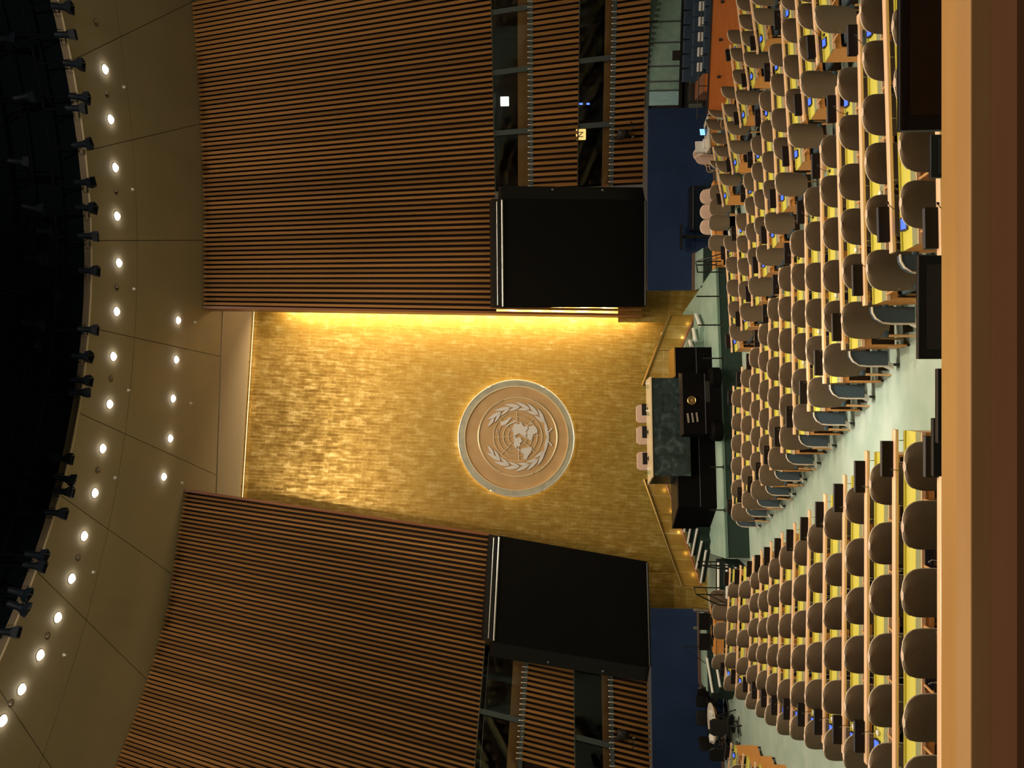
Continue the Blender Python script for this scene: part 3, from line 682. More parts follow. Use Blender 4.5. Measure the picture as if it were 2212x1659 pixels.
# ------------------------------------------------------------------ projection screens
def screen(name, label, tl, tr, br, bl, Yt, Yb, sgn):
    c = [PY(*tl, Yt[0]), PY(*tr, Yt[1]), PY(*br, Yb[1]), PY(*bl, Yb[0])]
    o = (c[2] + c[3]) / 2; t = thing(name, label, 'screen', Matrix.Translation(o))
    c = [p - o for p in c]; n = (c[1] - c[0]).cross(c[3] - c[0]).normalized(); n = n if n.y < 0 else -n
    MB().hexa([c[3], c[2], c[2] - n * .12, c[3] - n * .12, c[0], c[1], c[1] - n * .12, c[0] - n * .12]).obj('fabric', M['screen'], t)
    up = (c[0] - c[3]).normalized(); rt = (c[1] - c[0]).normalized()
    MB().tube([c[0] + rt * .05 + n * .03, c[1] - rt * .05 + n * .03], .035, 6).obj('top_bar', M['steel'], t)
    MB().tube([c[0] + up * .18 + rt * .1 - n * .05, c[1] + up * .18 - rt * .1 - n * .05], .02, 6).obj('roller_rail', M['steel'], t)
    MB().hexa([c[0] - n * .12, c[1] - n * .12, c[1] - n * .6, c[0] - n * .6, c[0] + up * .34 - n * .12, c[1] + up * .34 - n * .12, c[1] + up * .34 - n * .6, c[0] + up * .34 - n * .6]).obj('roller_housing', M['black'], t)
    a, b = (c[1], c[2]) if sgn > 0 else (c[0], c[3]); sd = rt * (.5 * sgn)
    MB().hexa([b + sd * 0 - n * .04, b + sd - n * .25, b + sd - n * .6, b - n * .6, a - n * .04, a + sd - n * .25, a + sd - n * .6, a - n * .6]).obj('side_housing', M['black'], t)
    for k in (.35, .7): 
        p = a.lerp(b, k) + sd * .7 - n * .12; MB().box(-.03, .03, -.06, .0, -.03, .05).obj('clamp', M['steel'], t, mw=Matrix.Translation(p))
    MB().tube([c[3] + rt * .05 + n * .01, c[2] - rt * .05 + n * .01], .045, 6).obj('bottom_bar', M['black'], t)
    return t
screen('projection_screen', 'huge blank black screen beside the lit edge of the gold wall', (994, 1086), (1230, 1084), (1228, 1394), (996, 1394), (27.7, 27.3), (29.4, 28.9), 1)
screen('projection_screen', 'huge blank black screen tilted against the unlit edge of the gold wall', (502, 1078), (276, 1066), (216, 1406), (446, 1398), (27.2, 26.0), (28.2, 27.4), -1) if False else screen('projection_screen', 'huge blank black screen tilted against the unlit edge of the gold wall', (272, 1066), (502, 1078), (446, 1398), (216, 1404), (25.9, 27.0), (27.2, 28.1), -1)

# ------------------------------------------------------------------ blue felt walls under the overhang
def blue_wall(name, label, a, b, ya, yb, mtl=None):
    p = [PY(a, 1400, ya), PY(b, 1400, yb)]
    for q in p: q.z = FLOORZ[0]
    d = (p[1] - p[0]); n = Vector((-d.y, d.x, 0)).normalized() * .05; h = Vector((0, 0, 2.54))
    o = MB().hexa([p[0], p[1], p[1] + n, p[0] + n, p[0] + h, p[1] + h, p[1] + h + n, p[0] + h + n]).obj(name, mtl or M['blue']); tag(o, label, 'wall', kind='structure')
    return o, p, n
bw, pR, nR = blue_wall('wall_blue_right', 'dark blue felt wall below the screen beside the blue seats', 1031, 1424, 28.3, 28.0)
bl_, pL, nL = blue_wall('wall_blue_left', 'dark blue felt wall below the screen behind the round table', -60, 345, 26.6, 27.3)
def base_run(nm, label, pts, n):
    mb = MB(); f_ = -n * .5; vs = []
    for q in pts: vs += [q, q + f_, q + f_ + Vector((0, 0, .12)), q + Vector((0, 0, .12))]
    fs = [(0, 1, 2, 3), tuple(4 * (len(pts) - 1) + i for i in (3, 2, 1, 0))]
    for i in range(len(pts) - 1):
        a = 4 * i; b = a + 4
        fs += [(a, b, b + 1, a + 1), (a + 1, b + 1, b + 2, a + 2), (a + 2, b + 2, b + 3, a + 3), (a + 3, b + 3, b, a)]
    tag(mb.add(vs, fs).obj(nm, M['bluetrim']), label, 'baseboard', kind='structure')
SZ = .84                                              # stage height
def along(p, u):                                      # point of a wall's foot line seen in image column u
    lo, hi = 0.0, 1.0
    for _ in range(40):
        c = (lo + hi) / 2
        if VofP(p[0].lerp(p[1], c))[0] < u: lo = c
        else: hi = c
    return p[0].lerp(p[1], lo)
up_ = Vector((0, 0, SZ - FLOORZ[0]))
base_run('baseboard_right', 'brown base trim along the foot of the blue wall by the blue seats', [along(pR, 1424), along(pR, 1130), along(pR, 1112) + up_, along(pR, 1032) + up_], nR)
base_run('baseboard_left', 'brown base trim along the foot of the blue wall by the round table', [along(pL, -50), along(pL, 92), along(pL, 183) + up_, along(pL, 344) + up_], nL)
for nm, lab, p, u0, u1, dep in (('stage_landing', 'carpeted landing beside the blue wall at the clerks tables', pL, 183, 345, 1.0), ('stage_landing', 'small carpeted landing beside the blue wall at the exit stairs', pR, 1031, 1112, 1.4)):
    a, b = along(p, u0), along(p, u1); d = (b - a).normalized(); nn = Vector((d.y, -d.x, 0)); nn = nn if nn.y < 0 else -nn
    a = a + nn * .03; b = b + nn * .03
    t = thing(nm, lab, 'platform', Matrix.Translation(a)); e_ = b - a
    MB().hexa([Vector(), e_, e_ + nn * dep, nn * dep, up_ * .96, e_ + up_ * .96, e_ + nn * dep + up_ * .96, nn * dep + up_ * .96]).obj('body', M['stage_dark'], t)
    MB().hexa([up_ * .96, e_ + up_ * .96, e_ + nn * dep + up_ * .96, nn * dep + up_ * .96, up_, e_ + up_, e_ + nn * dep + up_, nn * dep + up_]).obj('carpet_top', M['stage_top'], t)

# gold side returns that frame the blue walls, with a slim joint
for k, (u0, v0, y) in enumerate(((1031, 1400, 31.25), (345, 1400, 29.55))):
    a = PY(u0, v0, y); a.z = FLOORZ[0]
    g = gx * (1.35 if k == 0 else -1.35)
    e = a - g
    n = Vector((0, -.06, 0))
    me = MB().hexa([a, e, e - n, a - n, a + Vector((0, 0, 3.4)), e + Vector((0, 0, 3.4)), e - n + Vector((0, 0, 3.4)), a - n + Vector((0, 0, 3.4))]).mesh('wall_return', M['gold'])
    uv = me.uv_layers.new(name='UVMap')
    for lp in me.loops:
        q = me.vertices[lp.vertex_index].co; uv.data[lp.index].uv = (q.x, q.z)
    tag(link('wall_return_' + ('right' if k == 0 else 'left'), me), 'gold clad pier between gold wall and blue wall ' + ('beside the lectern stairs' if k else 'beside the exit'), 'wall', kind='structure')

# ------------------------------------------------------------------ stage, stairs, balustrades
YAW = math.radians(8.5)
SZ = .84                                              # stage height
sL = PZ(454, 1567, SZ); sR = PZ(1084, 1545, SZ)
sx = (sR - sL); sx.z = 0; SLEN = sx.length; sx.normalize(); sy = Vector((-sx.y, sx.x, 0))
st = thing('stage_platform', 'low stage with light green carpet top and dark green front', 'stage', frame(Vector((sL.x, sL.y, FLOORZ[0])), sx, sy))
hz = SZ - FLOORZ[0]
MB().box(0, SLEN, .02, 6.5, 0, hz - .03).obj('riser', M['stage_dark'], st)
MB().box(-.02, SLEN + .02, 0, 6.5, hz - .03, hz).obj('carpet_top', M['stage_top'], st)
MB().box(0, SLEN, -.004, .015, hz - .1, hz - .035).obj('edge_strip', mat('stage_edge', (.10, .17, .13), .6), st)
for k, (x0, x1) in enumerate(((.12, .24), (.42, .52), (.76, .86))):
    MB().box(SLEN * x0, SLEN * x1, -.006, .02, .2, .26).obj('vent_slot', M['tvedge'], st)
# stanchions along the stage
for k, (u, v0, v1) in enumerate(((1087, 1507, 1548), (1019, 1506, 1556), (957, 1509, 1559), (885, 1520, 1563), (650, 1535, 1563), (557, 1535, 1565))):
    p = PZ(u, v1, SZ); h = (v1 - v0) / FPX * p.y
    t = thing('stanchion', 'thin black post standing on the stage edge, %s counting from the lit side' % ORD[k], 'post', Matrix.Translation(p), 'thin posts along the stage')
    MB().tube([(0, 0, 0), (0, 0, h)], .022, 8).obj('post', M['black'], t); MB().lathe([(.07, 0), (.065, .012), (.02, .02)], 14).obj('base', M['black'], t)
# flights that come down from the stage ends
def front_stair(name, label, edges, run, n, xdir):
    a, b = edges; w = (b - a); w.z = 0; L = w.length; w.normalize(); yv = Vector((-w.y, w.x, 0))
    t = thing(name, label, 'stairs', frame(Vector((a.x, a.y, FLOORZ[0])), w, yv)); h = (SZ - FLOORZ[0]) / n
    for k in range(n):
        z = (SZ - FLOORZ[0]) - h * (k + 1) + h * .0
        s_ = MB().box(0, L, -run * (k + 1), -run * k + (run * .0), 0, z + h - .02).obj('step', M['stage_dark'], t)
        MB().tube([(0, -run * (k + 1), z + h - .03), (L, -run * (k + 1), z + h - .03)], .045, 8).obj('nosing', M['nosing'], s_)
    return t
front_stair('stage_stairs', 'dark stairs with pale round nosings down from the stage beside the left desks', (PZ(380, 1545, SZ), PZ(452, 1545, SZ)), .36, 4, 1)
front_stair('stage_stairs', 'dark stairs with pale round nosings between the chairs and the stage on the lit side', (PZ(1086, 1538, SZ), PZ(1150, 1531, SZ)), .36, 4, 1)
# side flight in front of the blue wall, near the round table
front_stair('side_stairs', 'short dark stairs with white nosings in front of the blue wall near the round table', (PZ(150, 1534, SZ), PZ(226, 1522, SZ)), .42, 4, 1)
def side_flight(name, label, pts, side):
    t = thing(name, label, 'stairs', Matrix.Translation(PZ(*pts[0][0], SZ)))
    o = t.matrix_basis.translation
    for k, (l, r) in enumerate(pts):
        z = SZ + .15 * (k + 1); a = PZ(*l, z) - o; b = PZ(*r, z) - o; dn = Vector((0, 0, -.15 * (k + 1)))
        lf = (b - a).normalized(); per = Vector((-lf.y, lf.x, 0)); 
        if per.y < 0: per = -per
        q = [a + dn, b + dn, b + per * .8 + dn, a + per * .8 + dn, a, b, b + per * .8, a + per * .8]
        s_ = MB().hexa(q).obj('step', M['stage_top'] if side > 0 else M['stage_dark'], t)
        MB().tube([a - per * .01, b - per * .01], .04 if side < 0 else .07, 8).obj('nosing', M['nosing'], s_)
    return t
side_flight('rostrum_stairs', 'flight of pale edged steps climbing beside the gold balustrade to the rostrum', [((401, 1514), (470, 1525)), ((431, 1504), (490, 1516)), ((459, 1495), (517, 1506)), ((486, 1485.5), (527, 1493)), ((511, 1478), (530, 1482))], -1)
side_flight('rostrum_stairs', 'three pale blocky steps on the lit side of the rostrum', [((955, 1513), (979, 1504)), ((922, 1503), (948, 1498)), ((910, 1494), (922, 1490))], 1)
def balustrade(name, label, lo, hi, Ylo, Yhi, lamps):
    # lo, hi: (u, v top, v bottom) at each end
    a0 = PY(lo[0], lo[1], Ylo); a1 = PY(lo[0], lo[2], Ylo); b0 = PY(hi[0], hi[1], Yhi); b1 = PY(hi[0], hi[2], Yhi); o = Vector((a1.x, a1.y, SZ))
    t = thing(name, label, 'balustrade', Matrix.Translation(o)); n = Vector((0, .08, 0)); a0, a1, b0, b1 = (q - o for q in (a0, a1, b0, b1))
    me = MB().hexa([a1, b1, b1 + n, a1 + n, a0, b0, b0 + n, a0 + n]).mesh('gold_panel', M['gold']); uv = me.uv_layers.new(name='UVMap')
    for lp in me.loops:
        q = me.vertices[lp.vertex_index].co; uv.data[lp.index].uv = (q.x * .3, q.z * .3)
    link('gold_panel', me, t)
    MB().tube([a0 - n * .6, b0 - n * .6], .05, 8).obj('handrail', M['brass'], t)
    MB().tube([a1 - n * .5, b1 - n * .5], .04, 6).obj('stringer', M['edge_wood'], t)
    for k in range(lamps + 1):
        q = a0.lerp(b0, k / lamps); q2 = a1.lerp(b1, k / lamps)
        MB().tube([q - n * .7, q2 - n * .7], .015, 6).obj('baluster', M['brass'], t)
    for k in range(5):
        q = a1.lerp(b1, (k + .5) / 5) + Vector((0, -.16, .12)); point('step_lamp', q, .45, (1, .72, .34), .03, t)
    return t
balustrade('gold_balustrade', 'sloping gold balustrade along the stairs on the unlit side of the rostrum', (394, 1472, 1514), (624, 1391, 1436), 27.4, 27.9, 3)
balustrade('gold_balustrade', 'sloping gold balustrade on the lit side of the rostrum', (978, 1446, 1500), (826, 1388, 1440), 28.6, 28.2, 2)

# ------------------------------------------------------------------ rostrum
RY = 24.5
RO = PY(738, 1440, RY); RO.z = SZ
ex = Vector((math.cos(YAW), math.sin(YAW), 0)); ey = Vector((-math.sin(YAW), math.cos(YAW), 0))
def Zv(v, y): return PY(738, v, y).z - SZ
RF = frame(RO, ex, ey)
kpx = RY / FPX
ro = thing('rostrum_desk', 'high presiding desk clad in dark green marble', 'rostrum', RF)
zt = Zv(1409, RY); zm = Zv(1463, RY + .2); za = Zv(1490, RY); za2 = Zv(1478, RY)
MB().hexa([(-1.60, .1, zm), (1.60, .1, zm), (1.66, 1.1, zm), (-1.86, 1.1, zm), (-1.60, .1, zt), (1.60, .1, zt), (1.66, 1.1, zt), (-1.86, 1.1, zt)]).obj('marble_body', M['marble'], ro)
apx = [-1.61, -.95, -.3, .35, 1.0, 1.61]
for x0, x1 in zip(apx, apx[1:]): MB().box(x0 + .002, x1 - .002, 0, .1, za if x0 < .3 else za2, zt).obj('marble_panel', M['marble'], ro)
MB().hexa([(-1.66, -.04, zt), (1.64, -.04, zt), (1.70, 1.12, zt), (-1.9, 1.12, zt), (-1.66, -.04, zt + .045), (1.64, -.04, zt + .045), (1.70, 1.12, zt + .045), (-1.9, 1.12, zt + .045)]).obj('pale_top', mat('rostrum_top', (.72, .58, .36), .3), ro)
for (x0, x1, z0, z1) in ((.45, 1.25, zt - .35, zt - .1), (.45, 1.2, zt - .98, zt - .90)):
    MB().box(x0, x1, -.012, .0, z0, z1).obj('inset_panel', M['marble'], ro)
for k, (u, lab) in enumerate(((777, 'nearest the lit side'), (727, 'in the middle'), (669, 'nearest the stairs'))):
    x = (u - 738) * kpx
    c = thing('presiding_chair', 'beige high backed chair behind the marble desk, ' + lab, 'chair', RF @ Matrix.Translation((x, 1.75, 0)), 'chairs behind the marble desk')
    zs = zt - .35
    MB().prism([(-.32, zs - .1), (.32, zs - .1), (.32, zt + .24), (.25, zt + .33), (-.25, zt + .33), (-.32, zt + .24)], .12, 1, -.06).obj('backrest', M['beige'], c, bevel=.02)
    MB().box(-.3, .3, -.55, .0, zs - .25, zs - .12).obj('seat', M['beige'], c, bevel=.03); MB().lathe([(.28, 0), (.26, .04), (.04, .06), (.04, zs - .25)], 14).obj('pedestal', M['steel'], c, mw=Matrix.Translation((0, -.25, 0)))
    mo = thing('desk_monitor', 'small black monitor on the marble desk in front of the chair ' + lab, 'monitor', RF @ Matrix.Translation((x + .04, .75, zt + .045)), 'monitors on the marble desk')
    MB().box(-.2, .2, -.02, .02, .04, .2).obj('panel', M['tvbezel'], mo, bevel=.008); MB().box(-.07, .07, -.08, .08, 0, .02).obj('foot', M['black'], mo); MB().box(-.02, .02, -.01, .01, .02, .06).obj('neck', M['black'], mo)
for k, (u, lab) in enumerate(((826, 'at the lit end'), (766, 'between the first two chairs'), (640, 'at the stair end'))):
    c = thing('water_carafe', 'clear water carafe and glass on the marble desk ' + lab, 'carafe', RF @ Matrix.Translation(((u - 738) * kpx, .35, zt + .045)), 'carafes on the marble desk')
    MB().lathe([(.055, 0), (.06, .06), (.03, .13), (.028, .17), (.036, .19)], 12).obj('bottle', M['glass'], c); MB().lathe([(.03, 0), (.034, .1)], 10).obj('tumbler', M['white'], c, mw=Matrix.Translation((.13, .02, 0)))
# black lower tier
def tier(name, label, u0, u1, v0, v1, Y, depth, splay, cat='podium', top=None):
    o = PY((u0 + u1) / 2, v1, Y); o.z = SZ; mw = frame(o, ex, ey); w = (u1 - u0) * Y / FPX / 2; z = PY(738, v0, Y).z - SZ
    t = thing(name, label, cat, mw)
    MB().hexa([(-w, 0, 0), (w, 0, 0), (w + .1, depth, 0), (-w - splay, depth, 0), (-w, 0, z), (w, 0, z), (w + .1, depth, z), (-w - splay, depth, z)]).obj('body', M['podblack'], t)
    MB().hexa([(-w - .001, -.02, z), (w, -.02, z), (w + .1, depth, z), (-w - splay, depth, z), (-w, -.02, z + .04), (w, -.02, z + .04), (w + .1, depth, z + .04), (-w - splay, depth, z + .04)]).obj('top', top or M['podbrown'], t)
    MB().box(-w + .02, w - .02, -.012, .0, z * .42, z * .44).obj('joint_line', M['tvedge'], t)
    return t, w, z
tier('rostrum_tier', 'long black lower desk with brown angled end beside the stairs', 567, 845, 1463, 1540, 24.75, 1.3, .75)
tier('rostrum_tier', 'square black desk block on the lit side of the marble desk', 846, 909, 1459, 1532, 25.2, 1.2, .0, top=M['brass'])
lt, lw, lz = tier('speaker_lectern', 'wide black lectern with small gold emblem in front of the marble desk', 722, 852, 1476, 1562, 23.75, .55, .05, 'lectern')
for sx_ in (-1, 1): MB().lathe([(.30, 0), (.34, .05), (.34, .28), (.26, .36)], 16).obj('foot', M['podblack'], lt, mw=Matrix.Translation((sx_ * (lw - .12), .12, 0)))
MB().box(.05, .72, -.02, 0, lz * .30, lz * .42).obj('front_panel', mat('lectern_panel', (.014, .012, .011), .35), lt)
for k in range(3): MB().box(-.5, -.2, -.05, -.02, lz - .12 - .14 * k, lz - .06 - .14 * k).obj('rail_bar', M['steel'], lt, mw=Matrix.Rotation(math.radians(-6), 4, 'Y'))
cd = MB().prism([(.13 * math.cos(2 * math.pi * i / 28), .13 * math.sin(2 * math.pi * i / 28)) for i in range(28)], .02, 1, 0).obj('emblem_disc', mat('lectern_emblem_dark', (.10, .05, .02), .5), lt, mw=Matrix.Translation((.10, -.03, lz - .26)))
MB().tube([(.125 * math.cos(2 * math.pi * i / 28), -.005, .125 * math.sin(2 * math.pi * i / 28)) for i in range(28)], .014, 6, True).obj('emblem_ring', M['brass'], cd)
MB().prism([(-.05, -.03), (-.02, -.06), (.03, -.05), (.06, 0), (.03, .05), (-.02, .04), (-.06, .02)], .01, 1, -.012).obj('emblem_map', M['brass'], cd)
for k in (-1, 1): MB().tube([(k * .18 + .15, .25, lz), (k * .16 + .15, .2, lz + .12), (k * .1 + .15, .05, lz + .2)], .008, 6).obj('microphone', M['black'], lt)

# ------------------------------------------------------------------ chairs
def shell_mesh(front):
    # upholstered back with a round top, gently curved; rear sheet in one fabric, front pad in another
    n, mcol = 14, 8; z0, z1, hw = .40, 1.07, .262; vs = []
    def half(z):
        zc = .79
        if z > zc: return hw * math.sqrt(max(0.0, 1 - ((z - zc) / (z1 - zc)) ** 2.5)) ** .8 if z < z1 else 0.0
        return hw * (.90 + .10 * min(1, (z - z0) / .25))
    y0 = -.012 if front else 0.0
    zs = [z0 + (z1 - z0) * (1 - (1 - k / n) ** 1.7) for k in range(n + 1)]; zs[-1] = z1 - .002
    for s in (0, 1):
        for z in zs:
            h = max(half(z), .03) - (.012 if front else 0)
            for j in range(mcol + 1):
                x = -h + 2 * h * j / mcol; e = 1 - (abs(x) / (h + 1e-6)) ** 4
                lean = -.02 - .10 * (z - z0); curve = .16 * (x / hw) ** 2 * .55
                th = (.006 + .024 * e)
                y = lean + curve + (th + .022 if front else th * .2) if s else lean + curve - (0 if front else th)
                vs.append((x, y - .20, z))
    k = mcol + 1; N = (n + 1) * k; fs = []
    for i in range(n):
        for j in range(mcol):
            a = i * k + j; fs.append((a, a + 1, a + 1 + k, a + k)); b = a + N; fs.append((b, b + k, b + 1 + k, b + 1))
    ring = [j for j in range(k)] + [i * k + mcol for i in range(1, n + 1)] + [n * k + j for j in range(mcol - 1, -1, -1)] + [i * k for i in range(n - 1, 0, -1)]
    for a, b in zip(ring, ring[1:] + ring[:1]): fs.append((a, a + N, b + N, b))
    mb = MB(); mb.add(vs, fs); mb.sm = True
    outline = [vs[i] for i in ring]
    return mb, outline
mbk, outl = shell_mesh(False); mfr, _ = shell_mesh(True)
ch0 = thing('delegate_chair', 'x', 'chair', Matrix.Identity(4))
bk = mbk.obj('backrest', M['taupe'], ch0)
mfr.obj('front_pad', M['beige'], bk)
up_out = outl[8:-8] if False else outl[9:-13]
MB().tube([(x, y + .012, z) for x, y, z in outl[8:36]], .0085, 5).obj('rim', M['rim'], bk)
MB().box(-.24, .24, -.22, .24, .40, .48).obj('seat', M['slate'], ch0, bevel=.03)
for sx_ in (-1, 1):
    MB().tube([(sx_ * .22, .2, .40), (sx_ * .23, .23, 0)], [.020, .014], 6).obj('leg', M['leg_wood'], ch0)
    MB().tube([(sx_ * .22, -.2, .40), (sx_ * .235, -.26, 0)], [.022, .015], 6).obj('leg', M['leg_wood'], ch0)
    MB().tube([(sx_ * .225, -.19, .66), (sx_ * .235, -.05, .675), (sx_ * .235, .12, .67), (sx_ * .232, .19, .63), (sx_ * .225, .2, .45)], .015, 6).obj('armrest', M['leg_wood'], ch0)
chair_used = [False]
def chair(mw, label, group):
    if not chair_used[0]: o = ch0; chair_used[0] = True
    else: o = copy_tree(ch0, mw)
    o.matrix_basis = mw; o['label'] = label; o['category'] = 'chair'; o['group'] = group
    return o

# ------------------------------------------------------------------ things on the desks
np0 = thing('name_board', 'x', 'name board', Matrix.Identity(4))
MB().box(-.21, .21, -.03, .03, 0, .125).obj('body', M['namebox'], np0, bevel=.006)
MB().box(-.205, .205, -.026, .026, .125, .128).obj('top_edge', M['tvedge'], np0)
mic0 = thing('microphone', 'x', 'microphone', Matrix.Identity(4))
MB().tube([(0, 0, 0), (0, -.005, .05), (.01, -.03, .13), (.03, -.10, .21), (.04, -.16, .25)], .0045, 5).obj('gooseneck', M['black'], mic0)
MB().lathe([(.006, 0), (.013, .012), (.013, .04), (.004, .05)], 10).obj('capsule', M['black'], mic0, mw=frame((.04, -.155, .247), (1, 0, 0), (0, .6, .8), (.1, -.8, .6)))
MB().lathe([(.03, 0), (.03, .01), (.012, .018)], 12).obj('base', M['black'], mic0)
con0 = thing('voting_console', 'x', 'console', Matrix.Identity(4))
MB().hexa([(-.08, -.05, 0), (.08, -.05, 0), (.08, .05, 0), (-.08, .05, 0), (-.08, -.05, .015), (.08, -.05, .015), (.08, .05, .05), (-.08, .05, .05)]).obj('body', M['dev'], con0)
MB().hexa([(-.062, -.03, .0185), (.062, -.03, .0185), (.062, .035, .043), (-.062, .035, .043), (-.062, -.031, .0240), (.062, -.031, .0240), (.062, .034, .0485), (-.062, .034, .0485)]).obj('display', M['lcd'], con0)
ear0 = thing('earphone', 'x', 'earphone', Matrix.Identity(4))
MB().lathe([(.02, 0), (.035, .008), (.035, .03), (.015, .038)], 14).obj('ear_cup', M['white'], ear0); MB().tube([(.03, 0, .015), (.08, .03, .01), (.12, -.02, .008), (.16, -.08, .008)], .004, 5).obj('cord', M['white'], ear0)
ctl0 = thing('control_box', 'x', 'control box', Matrix.Identity(4))
MB().box(-.15, .15, -.02, .0, -.1, .0).obj('body', M['dev'], ctl0, bevel=.004)
for q in (-.08, .08):
    MB().lathe([(.018, 0), (.022, .008), (.008, .014)], 10).obj('jack', M['tvedge'], ctl0, mw=frame((q, -.021, -.05), (1, 0, 0), (0, 0, 1), (0, -1, 0)))
    MB().tube([(q, -.03, -.03), (q + .03, -.06, -.05), (q + .02, -.05, -.12), (q + .05, -.03, -.16)], .004, 5).obj('cord', M['white'], ctl0)
used = {}
def place(src, mw, label, cat, group):
    k = src.name
    if k not in used: used[k] = 1; o = src
    else: o = copy_tree(src, mw)
    o.matrix_basis = mw; o['label'] = label; o['category'] = cat; o['group'] = group
    return o

# folding aisle seat fixed to the desk ends of the middle block
fs0 = thing('folding_seat', 'x', 'folding seat', Matrix.Identity(4))
pl = [(-.02, .18), (-.02, .74), (-.10, .735), (-.18, .69), (-.235, .60), (-.25, .48), (-.25, .18)]
MB().prism(pl, .09, 1, .03).obj('pad', M['slate'], fs0, bevel=.012)
MB().tube([(x - .0, .028, z) for x, z in pl[1:]], .014, 6).obj('rim', M['rim'], fs0)
MB().hexa([(-.29, .06, .09), (-.22, .06, .09), (-.22, .2, .09), (-.29, .2, .09), (-.25, .06, .18), (-.16, .06, .18), (-.16, .2, .18), (-.25, .2, .18)]).obj('bracket', M['white'], fs0)
MB().box(-.24, -.2, .08, .12, 0, .1).obj('foot', M['black'], fs0)

BL = {'E': 'far left block', 'A': 'left block', 'B': 'middle block', 'C': 'right block', 'D': 'far right block'}
SEG = {}
def desk_row(b, i):
    L, R = ROWP[b][i]; d = R - L; d.z = 0; ln = d.length; x = d.normalized(); y = Vector((-x.y, x.x, 0)); fz = floor_at(i, .2)
    o = Vector((L.x, L.y, FLOORZ[i])); mw = frame(o, x, y); off = 0.0
    rowname = '%s row of the %s' % (ORD[i], BL[b])
    t = thing('delegate_desk', 'long wooden delegates desk with yellow top, ' + rowname, 'desk', mw, 'desks of the ' + BL[b])
    MB().box(-.01, ln + .01, -.045, .045, RH - .022, RH + .022).obj('rail', M['rail_wood'], t, bevel=.012)
    npost = max(3, int(ln / .7) + 1); pm = MB().tube([(0, 0, .735), (0, 0, RH - .02)], .006, 5).mesh('rail_post', M['steel'])
    for k in range(npost): link('rail_post', pm, t, Matrix.Translation((.12 + (ln - .24) * k / (npost - 1), 0, 0)))
    MB().box(.0, ln, -.275, -.055, .722, .738).obj('desk_top', M['yellow'], t)
    MB().box(.0, ln, -.058, -.03, .70, .762).obj('back_lip', M['yellow'], t)
    MB().box(.0, ln, -.41, -.277, .722, .738).obj('writing_strip', M['leather'], t)
    MB().box(-.005, ln + .005, -.424, -.411, .70, .742).obj('edge_strip', M['rail_wood'], t)
    MB().box(.02, ln - .02, -.412, -.395, .60, .70).obj('fascia', M['desk_wood'], t)
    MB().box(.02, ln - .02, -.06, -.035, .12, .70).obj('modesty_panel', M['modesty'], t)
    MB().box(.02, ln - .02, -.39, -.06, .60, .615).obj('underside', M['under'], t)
    for xx in (0, ln - .03): MB().hexa([(xx, -.40, .10), (xx + .03, -.40, .10), (xx + .03, -.03, .10), (xx, -.03, .10), (xx, -.41, .722), (xx + .03, -.41, .722), (xx + .03, -.03, .722), (xx, -.03, .722)]).obj('end_panel', M['desk_wood'], t)
    for xx in (.012, ln - .042):
        for yy in (-.36, -.09): MB().box(xx, xx + .03, yy, yy + .03, -.05, .11).obj('foot', M['black'], t)
    SEG[b, i] = (mw, ln)
    # chairs
    n = max(2, round(ln / .69)); 
    hidden = (b in 'ABE' and i == 12)
    def vis(px, pad=60):
        u, v = VofP(mw @ Vector((px, -.7, 1.0))); return -pad < u < 1659 + pad
    for k in range(n):
        px = ln * (k + .5) / n
        if hidden or not vis(px): continue
        jy = random.uniform(-.04, .04); cz = floor_at(i, .52) - FLOORZ[i]
        frm = k if b in 'BCD' else n - 1 - k
        lab = 'taupe chair, %s from the %s end, %s' % (ORD[frm], 'aisle' if b in 'AB' else 'near', rowname)
        cm = mw @ Matrix.Translation((px + random.uniform(-.03, .03), -.52 + jy, cz)) @ Matrix.Rotation(random.uniform(-.07, .07), 4, 'Z')
        chair(cm, lab, 'taupe chairs in the ' + BL[b])
    # name boards and microphones near both ends, consoles, earphones, control boxes
    for e, px in (('left', .34), ('right', ln - .34)):
        if not vis(px, 25): continue
        if b == 'D' and e == 'right' and i < 2: continue
        lab_e = '%s end, %s' % (e, rowname)
        place(np0, mw @ Matrix.Translation((px, .03, RH + .022)), 'black name board on the rail, ' + lab_e, 'name board', 'name boards on the desk rails')
        place(mic0, mw @ Matrix.Translation((px + (.13 if e == 'left' else -.13), -.10, .738)), 'thin black microphone on the desk, ' + lab_e, 'microphone', 'desk microphones')
        px2 = .30 if e == 'left' else ln - .30
        lit = (b == 'A' and e == 'left') or (b == 'B' and e == 'right') or (b == 'B' and e == 'left' and i == 11) or b in 'CDE'
        if hidden: continue
        if lit: place(con0, mw @ Matrix.Translation((px2, -.14, .738)), 'console with glowing blue display, ' + lab_e, 'console', 'voting consoles on the desks')
        if b == 'A' and e == 'left' and i > 2: place(ear0, mw @ Matrix.Translation((px2 + .17, -.14, .738)), 'white earphone beside the console, ' + lab_e, 'earphone', 'earphones on the desks')
    if b in 'AB' and 5 <= i < 12:
        for kk in (2, 4):
            px = ln * kk / n + (.0)
            if kk < n and vis(px, 0): place(ctl0, mw @ Matrix.Translation((px, -.413, .71)), 'black socket box under the desk, %s gap, %s' % (ORD[kk - 1], rowname), 'control box', 'socket boxes under the desk edges')
        for kk in (2,):
            px = ln * kk / n + .08
            if vis(px, 0): place(ear0, mw @ Matrix.Translation((px, -.33, .738)), 'white earphone lying on the desk, ' + rowname, 'earphone', 'earphones on the desks')
    if b == 'B' and i < 12:
        place(fs0, mw, 'slate blue folding seat at the aisle end, ' + rowname, 'folding seat', 'folding seats along the aisle')
for b in 'EABCD':
    for i in range(len(ROWP[b])): desk_row(b, i)

